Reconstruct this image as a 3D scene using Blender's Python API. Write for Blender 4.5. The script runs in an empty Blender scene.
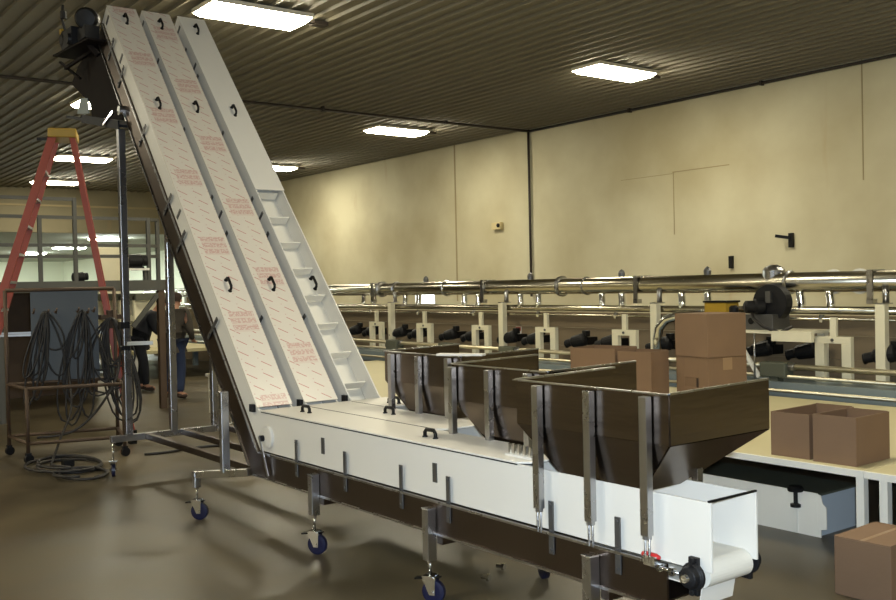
import bpy, bmesh, math, random
from mathutils import Vector, Matrix
random.seed(7)
scn = bpy.context.scene
COL = scn.collection
PI = math.pi

# ------------------------------------------------------------------ materials
def srgb(r, g, b):
    f = lambda c: (c/255/12.92) if c/255 <= .04045 else ((c/255+.055)/1.055)**2.4
    return (f(r), f(g), f(b), 1)

def mat(name, col, rough=.5, metal=0.0, noise=0.0, scale=8.0, bump=0.0, bscale=60.0, rvar=0.0, aniso=None, spec=None):
    m = bpy.data.materials.new(name); m.use_nodes = True
    nt = m.node_tree; b = nt.nodes['Principled BSDF']
    b.inputs['Base Color'].default_value = col
    b.inputs['Roughness'].default_value = rough
    b.inputs['Metallic'].default_value = metal
    if spec is not None: b.inputs['Specular IOR Level'].default_value = spec
    tc = nt.nodes.new('ShaderNodeTexCoord')
    src = tc.outputs['Object']
    if aniso:
        mp = nt.nodes.new('ShaderNodeMapping'); mp.inputs['Scale'].default_value = aniso
        nt.links.new(src, mp.inputs['Vector']); src = mp.outputs['Vector']
    if noise or rvar:
        n = nt.nodes.new('ShaderNodeTexNoise'); n.inputs['Scale'].default_value = scale
        n.inputs['Detail'].default_value = 5
        nt.links.new(src, n.inputs['Vector'])
        if noise:
            mx = nt.nodes.new('ShaderNodeMix'); mx.data_type = 'RGBA'
            k = 1-noise
            mx.inputs[6].default_value = (col[0]*k, col[1]*k, col[2]*k, 1)
            mx.inputs[7].default_value = (min(1, col[0]*(1+noise)), min(1, col[1]*(1+noise)), min(1, col[2]*(1+noise)), 1)
            nt.links.new(n.outputs['Fac'], mx.inputs[0]); nt.links.new(mx.outputs[2], b.inputs['Base Color'])
        if rvar:
            mr = nt.nodes.new('ShaderNodeMapRange')
            mr.inputs[3].default_value = max(.02, rough-rvar); mr.inputs[4].default_value = min(1, rough+rvar)
            nt.links.new(n.outputs['Fac'], mr.inputs[0]); nt.links.new(mr.outputs[0], b.inputs['Roughness'])
    if bump:
        n2 = nt.nodes.new('ShaderNodeTexNoise'); n2.inputs['Scale'].default_value = bscale
        nt.links.new(src, n2.inputs['Vector'])
        bp_ = nt.nodes.new('ShaderNodeBump'); bp_.inputs['Strength'].default_value = bump
        bp_.inputs['Distance'].default_value = .01
        nt.links.new(n2.outputs['Fac'], bp_.inputs['Height']); nt.links.new(bp_.outputs['Normal'], b.inputs['Normal'])
    return m

def emit(name, col, strength):
    m = bpy.data.materials.new(name); m.use_nodes = True
    b = m.node_tree.nodes['Principled BSDF']
    b.inputs['Base Color'].default_value = (.9, .9, .88, 1)
    b.inputs['Emission Color'].default_value = col
    b.inputs['Emission Strength'].default_value = strength
    return m

M = {}
M['white'] = mat('white_plastic', srgb(214, 211, 203), .38, 0, .03, 3)
M['belt'] = mat('white_belt', srgb(220, 216, 204), .5, 0, .03, 6)
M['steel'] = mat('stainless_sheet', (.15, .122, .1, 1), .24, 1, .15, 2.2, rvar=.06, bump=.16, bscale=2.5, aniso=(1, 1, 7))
M['railsteel'] = mat('stainless_rail', (.11, .086, .07, 1), .36, 1, .15, 3, rvar=.08)
M['darksteel'] = mat('dark_brown_sheet', (.011, .008, .007, 1), .7, 0, .2, 4, spec=.1)
M['darkblue'] = mat('dark_blue_grey_sheet', (.009, .011, .016, 1), .5, 0, .2, 4, spec=.15)
M['tube'] = mat('stainless_tube', (.42, .42, .43, 1), .28, 1, .1, 5, rvar=.08)
M['dullsteel'] = mat('dull_steel', (.14, .14, .14, 1), .45, .8, .15, 4)
M['chrome'] = mat('polished_pipe', (.5, .47, .38, 1), .22, 1, .06, 3, rvar=.05)
M['rod'] = mat('brushed_rod', (.62, .56, .4, 1), .4, .9, .05, 3)
M['galv'] = mat('bright_chrome', (.8, .82, .84, 1), .12, 1)
M['black'] = mat('black_plastic', (.006, .006, .006, 1), .5, spec=.25)
M['blackmetal'] = mat('black_metal', (.008, .008, .009, 1), .5, 0, .2, 20, spec=.25)
M['rubber'] = mat('black_cable_rubber', (.014, .012, .011, 1), .55)
M['bluewheel'] = mat('blue_wheel', (.005, .007, .034, 1), .4)
M['red'] = mat('red_plastic', (.5, .02, .02, 1), .35)
M['fiber'] = mat('orange_red_fiberglass', srgb(148, 62, 42), .5, 0, .12, 5)
M['yellow'] = mat('yellow_plastic', srgb(165, 132, 34), .45)
M['alu'] = mat('ladder_aluminium', (.4, .4, .4, 1), .4, .9)
M['card'] = mat('cardboard', srgb(124, 98, 74), .85, 0, .1, 4, bump=.08, bscale=40)
M['cardin'] = mat('cardboard_inside', srgb(116, 91, 68), .9, 0, .1, 4)
M['tape'] = mat('packing_tape', srgb(150, 122, 92), .4)
M['cream'] = mat('cream_table_top', srgb(188, 179, 140), .5, 0, .06, 2)
M['whitepaint'] = mat('white_painted_steel', srgb(228, 226, 216), .45, 0, .05, 4)
M['troughend'] = mat('grey_blue_painted_steel', srgb(190, 200, 208), .45, 0, .04, 3)
M['creampaint'] = mat('cream_painted_steel', srgb(222, 216, 190), .5, 0, .07, 5)
M['brownpanel'] = mat('brown_grey_panel', srgb(128, 112, 88), .6, 0, .12, 2, aniso=(.4, 1, 4))
M['greybox'] = mat('grey_green_box', srgb(84, 87, 74), .55, 0, .08, 6)
M['bluegrey'] = mat('blue_grey_beam', srgb(120, 132, 136), .5, .2, .08, 4)
M['sheetgrey'] = mat('blue_grey_sheet', srgb(66, 69, 69), .5, .1, .08, 3)
M['platform'] = mat('platform_grey_steel', srgb(84, 84, 80), .5, .3, .1, 3)
M['rust'] = mat('rusty_brown_steel', srgb(82, 66, 52), .6, .3, .2, 7)
M['conduit'] = mat('dark_conduit', srgb(48, 40, 34), .5)
M['caulk'] = mat('wall_joint', srgb(160, 146, 112), .8)
M['beigebox'] = mat('beige_sensor', srgb(205, 190, 145), .6)
M['signwhite'] = mat('sign_white', srgb(225, 220, 210), .5)
M['signred'] = mat('sign_red', srgb(170, 60, 45), .5)
M['skin'] = mat('skin', srgb(190, 140, 112), .55)
M['jacket'] = mat('dark_jacket', srgb(28, 29, 34), .85, 0, .15, 8)
M['shirt'] = mat('grey_brown_shirt', srgb(66, 60, 52), .9, 0, .12, 8)
M['jeans'] = mat('blue_jeans', srgb(34, 46, 74), .9, 0, .15, 9)
M['trousers'] = mat('dark_trousers', srgb(28, 30, 36), .9, 0, .12, 9)
M['hair'] = mat('dark_hair', srgb(52, 36, 26), .8)
M['shoe'] = mat('brown_boots', srgb(58, 42, 32), .7)
M['lamp'] = emit('lamp_diffuser', (1, .915, .69, 1), 26)
M['lampfar'] = emit('lamp_diffuser_next_room', (.9, 1, .92, 1), 150)
M['daylight'] = emit('daylight_pane', (.9, .97, 1, 1), 3.0)
M['fixture'] = mat('fixture_white', srgb(220, 214, 196), .5)
M['nextwall'] = mat('next_room_wall', srgb(220, 222, 202), .7, 0, .05, .5)
M['nextceil'] = mat('next_room_ceiling', srgb(150, 152, 138), .8)

def wall_mat(name, c0, c1):
    m = bpy.data.materials.new(name); m.use_nodes = True
    nt = m.node_tree; b = nt.nodes['Principled BSDF']; b.inputs['Roughness'].default_value = .75
    tc = nt.nodes.new('ShaderNodeTexCoord')
    a = nt.nodes.new('ShaderNodeTexNoise'); a.inputs['Scale'].default_value = .45; a.inputs['Detail'].default_value = 6
    nt.links.new(tc.outputs['Object'], a.inputs['Vector'])
    r = nt.nodes.new('ShaderNodeValToRGB'); r.color_ramp.elements[0].position = .32; r.color_ramp.elements[1].position = .62
    r.color_ramp.elements[0].color = c0; r.color_ramp.elements[1].color = c1
    nt.links.new(a.outputs['Fac'], r.inputs['Fac'])
    # rusty drips: noise stretched vertically
    mp = nt.nodes.new('ShaderNodeMapping'); mp.inputs['Scale'].default_value = (1.3, 1.3, .22)
    nt.links.new(tc.outputs['Object'], mp.inputs['Vector'])
    s = nt.nodes.new('ShaderNodeTexNoise'); s.inputs['Scale'].default_value = 1.5; s.inputs['Detail'].default_value = 3
    nt.links.new(mp.outputs['Vector'], s.inputs['Vector'])
    r2 = nt.nodes.new('ShaderNodeValToRGB'); r2.color_ramp.elements[0].position = .66; r2.color_ramp.elements[1].position = .78
    nt.links.new(s.outputs['Fac'], r2.inputs['Fac'])
    mx = nt.nodes.new('ShaderNodeMix'); mx.data_type = 'RGBA'
    mul = nt.nodes.new('ShaderNodeMath'); mul.operation = 'MULTIPLY'; mul.inputs[1].default_value = .4
    nt.links.new(r2.outputs['Color'], mul.inputs[0]); nt.links.new(mul.outputs[0], mx.inputs[0])
    nt.links.new(r.outputs['Color'], mx.inputs[6]); mx.inputs[7].default_value = srgb(176, 140, 84)
    nt.links.new(mx.outputs[2], b.inputs['Base Color'])
    n2 = nt.nodes.new('ShaderNodeTexNoise'); n2.inputs['Scale'].default_value = 22
    nt.links.new(tc.outputs['Object'], n2.inputs['Vector'])
    bp_ = nt.nodes.new('ShaderNodeBump'); bp_.inputs['Strength'].default_value = .12
    nt.links.new(n2.outputs['Fac'], bp_.inputs['Height']); nt.links.new(bp_.outputs['Normal'], b.inputs['Normal'])
    return m
M['wall'] = wall_mat('painted_wall', srgb(186, 176, 142), srgb(214, 208, 178))
M['ceil'] = mat('ribbed_ceiling_steel', srgb(128, 121, 102), .58, 0, .1, 1.5)
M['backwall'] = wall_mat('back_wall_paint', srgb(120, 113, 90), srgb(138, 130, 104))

def floor_mat():
    m = bpy.data.materials.new('concrete_floor'); m.use_nodes = True
    nt = m.node_tree; b = nt.nodes['Principled BSDF']
    tc = nt.nodes.new('ShaderNodeTexCoord')
    a = nt.nodes.new('ShaderNodeTexNoise'); a.inputs['Scale'].default_value = 1.1; a.inputs['Detail'].default_value = 7; a.inputs['Roughness'].default_value = .62
    nt.links.new(tc.outputs['Object'], a.inputs['Vector'])
    r = nt.nodes.new('ShaderNodeValToRGB')
    r.color_ramp.elements[0].position = .3; r.color_ramp.elements[0].color = srgb(60, 54, 41)
    r.color_ramp.elements[1].position = .72; r.color_ramp.elements[1].color = srgb(100, 90, 69)
    nt.links.new(a.outputs['Fac'], r.inputs['Fac']); nt.links.new(r.outputs['Color'], b.inputs['Base Color'])
    mr = nt.nodes.new('ShaderNodeMapRange'); mr.inputs[3].default_value = .22; mr.inputs[4].default_value = .52
    nt.links.new(a.outputs['Fac'], mr.inputs[0]); nt.links.new(mr.outputs[0], b.inputs['Roughness'])
    n2 = nt.nodes.new('ShaderNodeTexNoise'); n2.inputs['Scale'].default_value = 9
    nt.links.new(tc.outputs['Object'], n2.inputs['Vector'])
    bp_ = nt.nodes.new('ShaderNodeBump'); bp_.inputs['Strength'].default_value = .05
    nt.links.new(n2.outputs['Fac'], bp_.inputs['Height']); nt.links.new(bp_.outputs['Normal'], b.inputs['Normal'])
    return m
M['floor'] = floor_mat()

def film_mat(offset):
    """white sheet under protective film printed with slanted dashes and pale blocks of print; UV in metres (u across, v along)"""
    m = bpy.data.materials.new('printed_protective_film'); m.use_nodes = True
    nt = m.node_tree; b = nt.nodes['Principled BSDF']; b.inputs['Roughness'].default_value = .3
    L = nt.links.new
    def math_(op, a, c=None, d=None):
        n = nt.nodes.new('ShaderNodeMath'); n.operation = op
        for i, v in enumerate((a, c, d)):
            if v is None: continue
            if isinstance(v, (int, float)): n.inputs[i].default_value = v
            else: L(v, n.inputs[i])
        return n.outputs[0]
    uv = nt.nodes.new('ShaderNodeUVMap'); uv.uv_map = 'UVMap'
    sp = nt.nodes.new('ShaderNodeSeparateXYZ'); L(uv.outputs['UV'], sp.inputs[0])
    u = sp.outputs['X']; v = math_('ADD', sp.outputs['Y'], offset)
    # dash rows: spacing .105 along, .13 across, each dash a slanted stroke
    row = math_('FLOOR', math_('DIVIDE', v, .105))
    uu = math_('ADD', u, math_('MULTIPLY', math_('MODULO', row, 2.0), .02))
    cu = math_('SUBTRACT', math_('MODULO', uu, .13), .065)
    cv = math_('SUBTRACT', math_('MODULO', v, .105), .0525)
    ang = 0.62
    du = math_('ADD', math_('MULTIPLY', cu, math.cos(ang)), math_('MULTIPLY', cv, -math.sin(ang)))
    dv = math_('ADD', math_('MULTIPLY', cu, math.sin(ang)), math_('MULTIPLY', cv, math.cos(ang)))
    m1 = math_('MULTIPLY', math_('LESS_THAN', math_('ABSOLUTE', du), .042), math_('LESS_THAN', math_('ABSOLUTE', dv), .0036))
    # small dots between the dashes
    eu = math_('SUBTRACT', math_('MODULO', math_('ADD', u, .05), .13), .065)
    ev = math_('SUBTRACT', math_('MODULO', math_('ADD', v, .05), .105), .0525)
    dd = math_('ADD', math_('MULTIPLY', eu, eu), math_('MULTIPLY', ev, ev))
    m2 = math_('LESS_THAN', dd, .00002)
    # blocks of pale print every .78 m
    bv = math_('MODULO', v, .78)
    blk = math_('MULTIPLY', math_('LESS_THAN', bv, .2), math_('MULTIPLY', math_('GREATER_THAN', u, .045), math_('LESS_THAN', u, .25)))
    nz = nt.nodes.new('ShaderNodeTexNoise'); nz.inputs['Scale'].default_value = 60; L(uv.outputs['UV'], nz.inputs['Vector'])
    lines = math_('GREATER_THAN', math_('MODULO', bv, .066), .018)
    letters = math_('MULTIPLY', math_('GREATER_THAN', nz.outputs['Fac'], .47), lines)
    mb = math_('MULTIPLY', blk, math_('ADD', .12, math_('MULTIPLY', letters, .34)))
    notb = math_('SUBTRACT', 1.0, blk)
    dash = math_('MULTIPLY', math_('ADD', math_('MULTIPLY', m1, .8), math_('MULTIPLY', m2, .5)), notb)
    tot = math_('MINIMUM', math_('ADD', dash, mb), 1.0)
    mx = nt.nodes.new('ShaderNodeMix'); mx.data_type = 'RGBA'
    mx.inputs[6].default_value = srgb(206, 199, 187); mx.inputs[7].default_value = srgb(170, 84, 80)
    L(tot, mx.inputs[0]); L(mx.outputs[2], b.inputs['Base Color'])
    n2 = nt.nodes.new('ShaderNodeTexNoise'); n2.inputs['Scale'].default_value = 14; L(uv.outputs['UV'], n2.inputs['Vector'])
    bp_ = nt.nodes.new('ShaderNodeBump'); bp_.inputs['Strength'].default_value = .06
    L(n2.outputs['Fac'], bp_.inputs['Height']); L(bp_.outputs['Normal'], b.inputs['Normal'])
    return m

# ------------------------------------------------------------------ mesh builder
class MB:
    def __init__(s): s.v = []; s.f = []; s.uv = {}; s.sm = set()
    def add(s, vs, fs, smooth=False):
        b = len(s.v); s.v += [tuple(p) for p in vs]
        for f in fs:
            if smooth: s.sm.add(len(s.f))
            s.f.append(tuple(b+i for i in f))
        return s
    def box(s, x0, x1, y0, y1, z0, z1, T=None):
        vs = [Vector(p) for p in ((x0,y0,z0),(x1,y0,z0),(x1,y1,z0),(x0,y1,z0),(x0,y0,z1),(x1,y0,z1),(x1,y1,z1),(x0,y1,z1))]
        if T is not None: vs = [T @ p for p in vs]
        return s.add(vs, [(3,2,1,0),(4,5,6,7),(0,1,5,4),(1,2,6,5),(2,3,7,6),(3,0,4,7)])
    def cbox(s, c, size, T=None):
        h = [k/2 for k in size]
        return s.box(c[0]-h[0], c[0]+h[0], c[1]-h[1], c[1]+h[1], c[2]-h[2], c[2]+h[2], T)
    def bar(s, p0, p1, w, h, up=(0,0,1)):
        """rectangular bar from p0 to p1: w sideways, h along up"""
        p0 = Vector(p0); p1 = Vector(p1); d = (p1-p0).normalized(); up = Vector(up)
        a = d.cross(up)
        if a.length < 1e-4: a = d.cross(Vector((1,0,0)))
        a.normalize(); u = a.cross(d).normalized()
        vs = []
        for p in (p0, p1):
            for i, j in ((-1,-1),(1,-1),(1,1),(-1,1)): vs.append(p + a*(i*w/2) + u*(j*h/2))
        return s.add(vs, [(0,1,2,3),(7,6,5,4),(4,5,1,0),(5,6,2,1),(6,7,3,2),(7,4,0,3)])
    def tube(s, p0, p1, r, n=12, r1=None, caps=True):
        return s.path([p0, p1], r, n, r_end=r1, caps=caps)
    def path(s, pts, r, n=8, closed=False, r_end=None, caps=True):
        pts = [Vector(p) for p in pts]; N = len(pts); b = []
        prev = None; vs = []
        for i, p in enumerate(pts):
            if closed: d = pts[(i+1) % N]-pts[i-1]
            else: d = pts[min(i+1, N-1)]-pts[max(i-1, 0)]
            d.normalize()
            if prev is None:
                a = d.cross(Vector((0,0,1)))
                if a.length < 1e-3: a = d.cross(Vector((1,0,0)))
            else: a = prev - d*prev.dot(d)
            a.normalize(); prev = a; c = d.cross(a)
            rr = r if r_end is None else r+(r_end-r)*i/(N-1)
            for k in range(n):
                t = 2*PI*k/n; vs.append(p + a*(math.cos(t)*rr) + c*(math.sin(t)*rr))
        fs = []
        for i in range(N if closed else N-1):
            j = (i+1) % N
            for k in range(n): fs.append((i*n+k, i*n+(k+1) % n, j*n+(k+1) % n, j*n+k))
        s.add(vs, fs, True)
        if caps and not closed:
            base = len(s.v)-len(vs)
            s.f.append(tuple(base+k for k in range(n))[::-1]); s.f.append(tuple(base+(N-1)*n+k for k in range(n)))
        return s
    def lathe(s, origin, axis, prof, n=20):
        """prof: (distance along axis, radius)"""
        o = Vector(origin); ax = Vector(axis).normalized()
        a = ax.cross(Vector((0,0,1)))
        if a.length < 1e-3: a = ax.cross(Vector((1,0,0)))
        a.normalize(); c = ax.cross(a); vs = []
        for t, r in prof:
            for k in range(n):
                q = 2*PI*k/n; vs.append(o + ax*t + a*(math.cos(q)*max(r, 1e-4)) + c*(math.sin(q)*max(r, 1e-4)))
        fs = []
        for i in range(len(prof)-1):
            for k in range(n): fs.append((i*n+k, i*n+(k+1) % n, (i+1)*n+(k+1) % n, (i+1)*n+k))
        s.add(vs, fs, False)
        base = len(s.v)-len(vs)
        s.f.append(tuple(base+k for k in range(n))[::-1]); s.f.append(tuple(base+(len(prof)-1)*n+k for k in range(n)))
        return s
    def prism(s, poly, ext):
        """poly: planar list of 3d points; ext: extrusion vector"""
        N = len(poly); e = Vector(ext); a = [Vector(p) for p in poly]
        return s.add(a+[p+e for p in a], [tuple(range(N))[::-1], tuple(range(N, 2*N))] + [(i, (i+1) % N, N+(i+1) % N, N+i) for i in range(N)])
    def build(s, name, m, parent=None, bevel=0, smooth=False, origin=None):
        me = bpy.data.meshes.new(name)
        o0 = Vector(origin) if origin is not None else Vector((0,0,0))
        if parent is not None and origin is None:
            o0 = parent_world(parent)
        me.from_pydata([tuple(Vector(p)-o0) for p in s.v], [], s.f); me.update()
        for i, p in enumerate(me.polygons):
            if smooth or i in s.sm: p.use_smooth = True
        bm = bmesh.new(); bm.from_mesh(me); bmesh.ops.recalc_face_normals(bm, faces=bm.faces); bm.to_mesh(me); bm.free()
        me.materials.append(m)
        o = bpy.data.objects.new(name, me); COL.objects.link(o)
        if parent is not None:
            o.parent = parent
            if origin is not None: o.location = o0-parent_world(parent)
        else: o.location = o0
        if bevel:
            bv = o.modifiers.new('bevel', 'BEVEL'); bv.width = bevel; bv.segments = 2; bv.limit_method = 'ANGLE'
        return o

def parent_world(o):
    p = Vector(o.location)
    while o.parent: o = o.parent; p = p+Vector(o.location)
    return p

def tag(o, label, cat, group=None):
    o['label'] = label; o['category'] = cat
    if group: o['group'] = group
    return o
def thing(name, loc, label, cat, group=None):
    o = bpy.data.objects.new(name, None); COL.objects.link(o); o.location = loc; o.empty_display_size = .1
    return tag(o, label, cat, group)
def struct(o): o['kind'] = 'structure'; return o
def dup(root, loc, label=None, rotz=None):
    r = root.copy(); COL.objects.link(r); r.location = loc
    if rotz is not None: r.rotation_euler = (0,0,rotz)
    if label: r['label'] = label
    for ch in list(root.children):
        c = ch.copy(); COL.objects.link(c); c.parent = r
        for g in list(ch.children):
            d = g.copy(); COL.objects.link(d); d.parent = c
    return r

# ------------------------------------------------------------------ the hall
X0, X1, YL, YR, ZC = -32.7, 5.0, -9.0, 14.417, 5.1
struct(MB().box(-66, X1+.2, YL-.2, YR+4, -.12, 0).build('floor', M['floor']))
mb = MB()       # ribbed ceiling: trapezoid ribs running along the hall
prof = []; y = YL-.2; pitch = .2286
while y < YR+.2:
    prof += [(y, ZC), (y+.165, ZC), (y+.178, ZC-.036), (y+.208, ZC-.036), (y+.221, ZC)]
    y += pitch
prof.append((y, ZC)); N = len(prof)
vs = [(X0-.2, a, b) for a, b in prof]+[(X1+.2, a, b) for a, b in prof]
mb.add(vs, [(i, i+1, N+i+1, N+i) for i in range(N-1)])
mb.box(X0-.2, X1+.2, YL-.2, YR+.2, ZC+.01, ZC+.15)
struct(mb.build('ceiling', M['ceil']))
wr = MB()
wx0, wx1, wz0, wz1 = -20.5, -19.6, 1.2, 1.52      # small pane low in the wall
wr.box(X0-.2, wx0, YR, YR+.2, 0, ZC+.1).box(wx1, X1+.2, YR, YR+.2, 0, ZC+.1).box(wx0, wx1, YR, YR+.2, 0, wz0).box(wx0, wx1, YR, YR+.2, wz1, ZC+.1)
struct(wr.build('wall_right', M['wall']))
w1 = struct(MB().box(wx0, wx1, YR+.06, YR+.09, wz0, wz1).build('window_1', M['daylight']))
f = MB()
for a in ((wx0, wx0+.04, wz0, wz1), (wx1-.04, wx1, wz0, wz1), (wx0, wx1, wz0, wz0+.04), (wx0, wx1, wz1-.04, wz1)):
    f.box(a[0], a[1], YR-.01, YR+.06, a[2], a[3])
f.build('window_frame', M['whitepaint'], w1)
struct(MB().box(X0-.2, X1+.2, YL-.2, YL, 0, ZC+.1).build('wall_left', M['wall']))
struct(MB().box(X1, X1+.2, YL, YR, 0, ZC+.1).build('wall_front', M['wall']))
HZ = 3.66
bw = MB().box(X0-.2, X0, YL, YR, HZ, ZC+.1).box(X0-.2, X0, YL, .5, 0, HZ).box(X0-.2, X0, 13.2, YR, 0, HZ)
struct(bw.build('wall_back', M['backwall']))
struct(MB().box(X0, X0+.03, YL, YR, 4.5, 4.56).build('trim_1', M['caulk']))
# the room seen through the wide opening
struct(MB().box(-66, -65.8, -4, YR+4, 0, 4).build('wall_far', M['nextwall']))
struct(MB().box(-66, X0-.2, -4, YR+4, 3.75, 3.9).build('ceiling_far', M['nextceil']))
struct(MB().box(-66, X0-.2, -4.2, -4, 0, 3.9).build('wall_far_left', M['nextwall']))
struct(MB().box(-66, X0-.2, YR+3.8, YR+4, 0, 3.9).build('wall_far_right', M['nextwall']))
# wall joints, drawn as caulk lines on the wall
jt = MB().box(-18.72, -18.67, YR-.006, YR, 1.3, ZC)
jt.box(-11.99, -11.97, YR-.004, YR, 2.55, 3.73).box(-12, -10.72, YR-.004, YR, 3.712, 3.73).box(-13.3, -12, YR-.004, YR, 3.69, 3.7)
jt.box(-8.22, -8.2, YR-.004, YR, 3.2, ZC)
struct(jt.build('trim_2', M['caulk']))
# conduit across the ceiling, down the wall and along the top of the wall
c = thing('electrical_conduit', (-15.96, YR-.06, 0), 'dark conduit crossing the ribbed ceiling then dropping down the beige wall', 'conduit')
MB().path([(-15.96, YL, ZC-.065), (-15.96, YR-.06, ZC-.065)], .028, 8).build('ceiling_run', M['conduit'], c)
MB().path([(-15.96, YR-.05, ZC-.03), (-15.96, YR-.05, 1.4)], .028, 8).build('wall_drop', M['conduit'], c)
MB().path([(-15.96, YR-.05, ZC-.07), (4.9, YR-.05, ZC-.07)], .026, 8).build('wall_run', M['conduit'], c)
cl = MB()
for yy in (0.5, 3.4, 6.3, 9.2, 12.1): cl.box(-16.0, -15.92, yy-.02, yy+.02, ZC-.1, ZC)
for xx in (-13, -10, -7, -4): cl.box(xx-.02, xx+.02, YR-.09, YR, ZC-.11, ZC-.03)
cl.build('clamp', M['conduit'], c)

# ceiling lights
def fixture(x, y, label, far=False):
    z = ZC-.036 if not far else 3.75
    t = thing('ceiling_light', (x, y, z), label, 'light', 'fluorescent ceiling lights')
    MB().box(x-.31, x+.31, y-.66, y+.66, z-.05, z).build('housing', M['fixture'], t)
    m = MB()
    a, b_ = .3, .645; z1, z2 = z-.05, z-.105
    m.add([(x-a,y-b_,z1),(x+a,y-b_,z1),(x+a,y+b_,z1),(x-a,y+b_,z1),(x-a*.72,y-b_+.04,z2),(x+a*.72,y-b_+.04,z2),(x+a*.72,y+b_-.04,z2),(x-a*.72,y+b_-.04,z2)],
          [(4,5,6,7),(0,1,5,4),(1,2,6,5),(2,3,7,6),(3,0,4,7)])
    m.build('diffuser', M['lampfar'] if far else M['lamp'], t)
    if not far:
        MB().path([(x+.05, y+.66, z-.02), (x+.05, y+.74, z-.05), (x+.0, y+.82, z-.03)], .012, 6).build('supply_cable', M['black'], t)
        MB().box(x-.07, x+.07, y+.8, y+1.0, z-.05, z+.0).build('junction_box', M['conduit'], t)
    return t
for x, y, l in [(-10.8, 5.3, 'large glowing ceiling light at the top of the photo, beside the conveyor top'),
                (-10.7, 11.5, 'ceiling light on the right, nearest to the beige wall'),
                (-17.25, 11.75, 'ceiling light beyond the conduit, in front of the beige wall'),
                (-24.1, 12.25, 'distant ceiling light just right of the white inclined conveyor'),
                (-17.4, 5.75, 'ceiling light half hidden behind the dark discharge chute'),
                (-24.6, 7.35, 'distant ceiling light right behind the top of the orange ladder'),
                (-30.2, 8.2, 'farthest ceiling light, seen through the orange ladder near the back wall'),
                (-4.3, 5.3, 'ceiling light outside the frame over the near conveyor end'), (-4.3, 11.5, 'ceiling light outside the frame over the tables'),
                (-4.3, -1.2, 'ceiling light outside the frame left of the camera'), (-10.8, -1.2, 'ceiling light outside the frame at the left'),
                (-17.3, -1.2, 'ceiling light outside the frame at the far left'), (2.2, 5.3, 'ceiling light outside the frame behind the camera'),
                (-4.3, -7.4, 'added fill light outside the frame by the left wall, nearest to the camera'), (-10.8, -7.4, 'added fill light outside the frame by the left wall, middle of its row'), (-17.3, -7.4, 'added fill light outside the frame by the left wall, farthest of its row')]:  # left wall row is added, unseen, to brighten the conveyor side boards
    fixture(x, y, l)
for x, y, l in [(-37, 11.9, 'ceiling light in the next room, nearest to the opening'), (-44.5, 12.6, 'ceiling light in the next room behind the guard rail, middle of its row'),
                (-51, 12.6, 'ceiling light in the next room, farthest from the opening'),
                (-61, 11.5, 'added fill light in the next room outside the frame, right one by far wall'), (-55, 8.5, 'added fill light in the next room outside the frame, middle one'), (-61, 6, 'added fill light in the next room outside the frame, left one by far wall')]:  # these three are added out of view to light the far wall
    fixture(x, y, l, True)

# things on the wall
t = thing('motion_sensor', (-17.08, YR, 3.02), 'small beige sensor box on the wall right of the wall joint', 'sensor')
MB().box(-17.24, -16.92, YR-.1, YR, 2.94, 3.1).build('housing', M['beigebox'], t, .01)
MB().lathe((-16.98, YR-.1, 3.03), (0,-1,0), [(0,.045),(.03,.045),(.04,.02)], 14).build('lens', M['black'], t)
t = thing('wall_bracket', (-9.5, YR, 2.3), 'dark bracket with a short arm sticking out high on the beige wall', 'bracket')
MB().box(-9.53, -9.45, YR-.05, YR, 2.2, 2.44).build('plate', M['blackmetal'], t)
MB().bar((-9.5, YR-.05, 2.36), (-9.68, YR-.2, 2.4), .04, .05).build('arm', M['blackmetal'], t)
o = MB().box(-10.73, -10.66, YR-.06, YR, 1.88, 2.1).build('junction_box', M['blackmetal']); tag(o, 'small black upright box on the wall just above the silver pipe', 'box')

# ------------------------------------------------------------------ inclined conveyors (three lanes)
TH = math.radians(49.82)
RD = Vector((-math.cos(TH), 0, math.sin(TH))); RN = Vector((math.sin(TH), 0, math.cos(TH)))
RO = Vector((-6.3235, 0, .853))
DRIFT = [0.0]      # the lanes draw together slightly towards the top
def R3(s, y, n): return RO + RD*s + RN*n + Vector((0, y+DRIFT[0]*max(0, s)/4.67, 0))
LY = (3.055, 3.437, 3.82); LW = .272; LF = .3
ZT, ZR0, ZR1 = .835, .366, .55
STOP = 4.67

def caster(parent, x, y, ztop, ang):
    """threaded stem, fork and blue wheel below a leg"""
    c = MB().tube((x, y, ztop), (x, y, .15), .009, 8).lathe((x, y, ztop-.012), (0,0,-1), [(0,.02),(.012,.02)], 6).build('caster', M['galv'], parent, origin=(x, y, 0))
    a = Vector((math.cos(ang), math.sin(ang), 0)); b_ = Vector((-a.y, a.x, 0))     # a: axle, b: rolling direction
    w = Vector((x, y, .0635))+b_*.02
    MB().lathe(w-a*.018, a, [(0,.045),(.004,.0635),(.032,.0635),(.036,.045)], 24).build('wheel', M['bluewheel'], c)
    fk = MB()
    fk.cbox((0,0,0), (.07, .06, .008), Matrix.Translation((x, y, .148)) @ Matrix.Rotation(ang, 4, 'Z'))
    for s in (-1, 1):
        p = w+a*(s*.026); q = Vector((x, y, .148))+a*(s*.026)
        fk.prism([q-b_*.04, q+b_*.04, p+b_*.016-Vector((0,0,.014)), p-b_*.016-Vector((0,0,.014))], a*(s*.004))
    fk.lathe(w-a*.036, a, [(0,.01),(.072,.01)], 10)
    fk.build('fork', M['galv'], c)
    br = MB().bar(Vector((x, y, .135))-b_*.03, Vector((x, y, .128))-b_*.085, .04, .008).bar(Vector((x, y, .14))+b_*.03, Vector((x, y, .143))+b_*.06, .03, .006)
    br.build('brake_pedal', M['black'], c)
    return c

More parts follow.
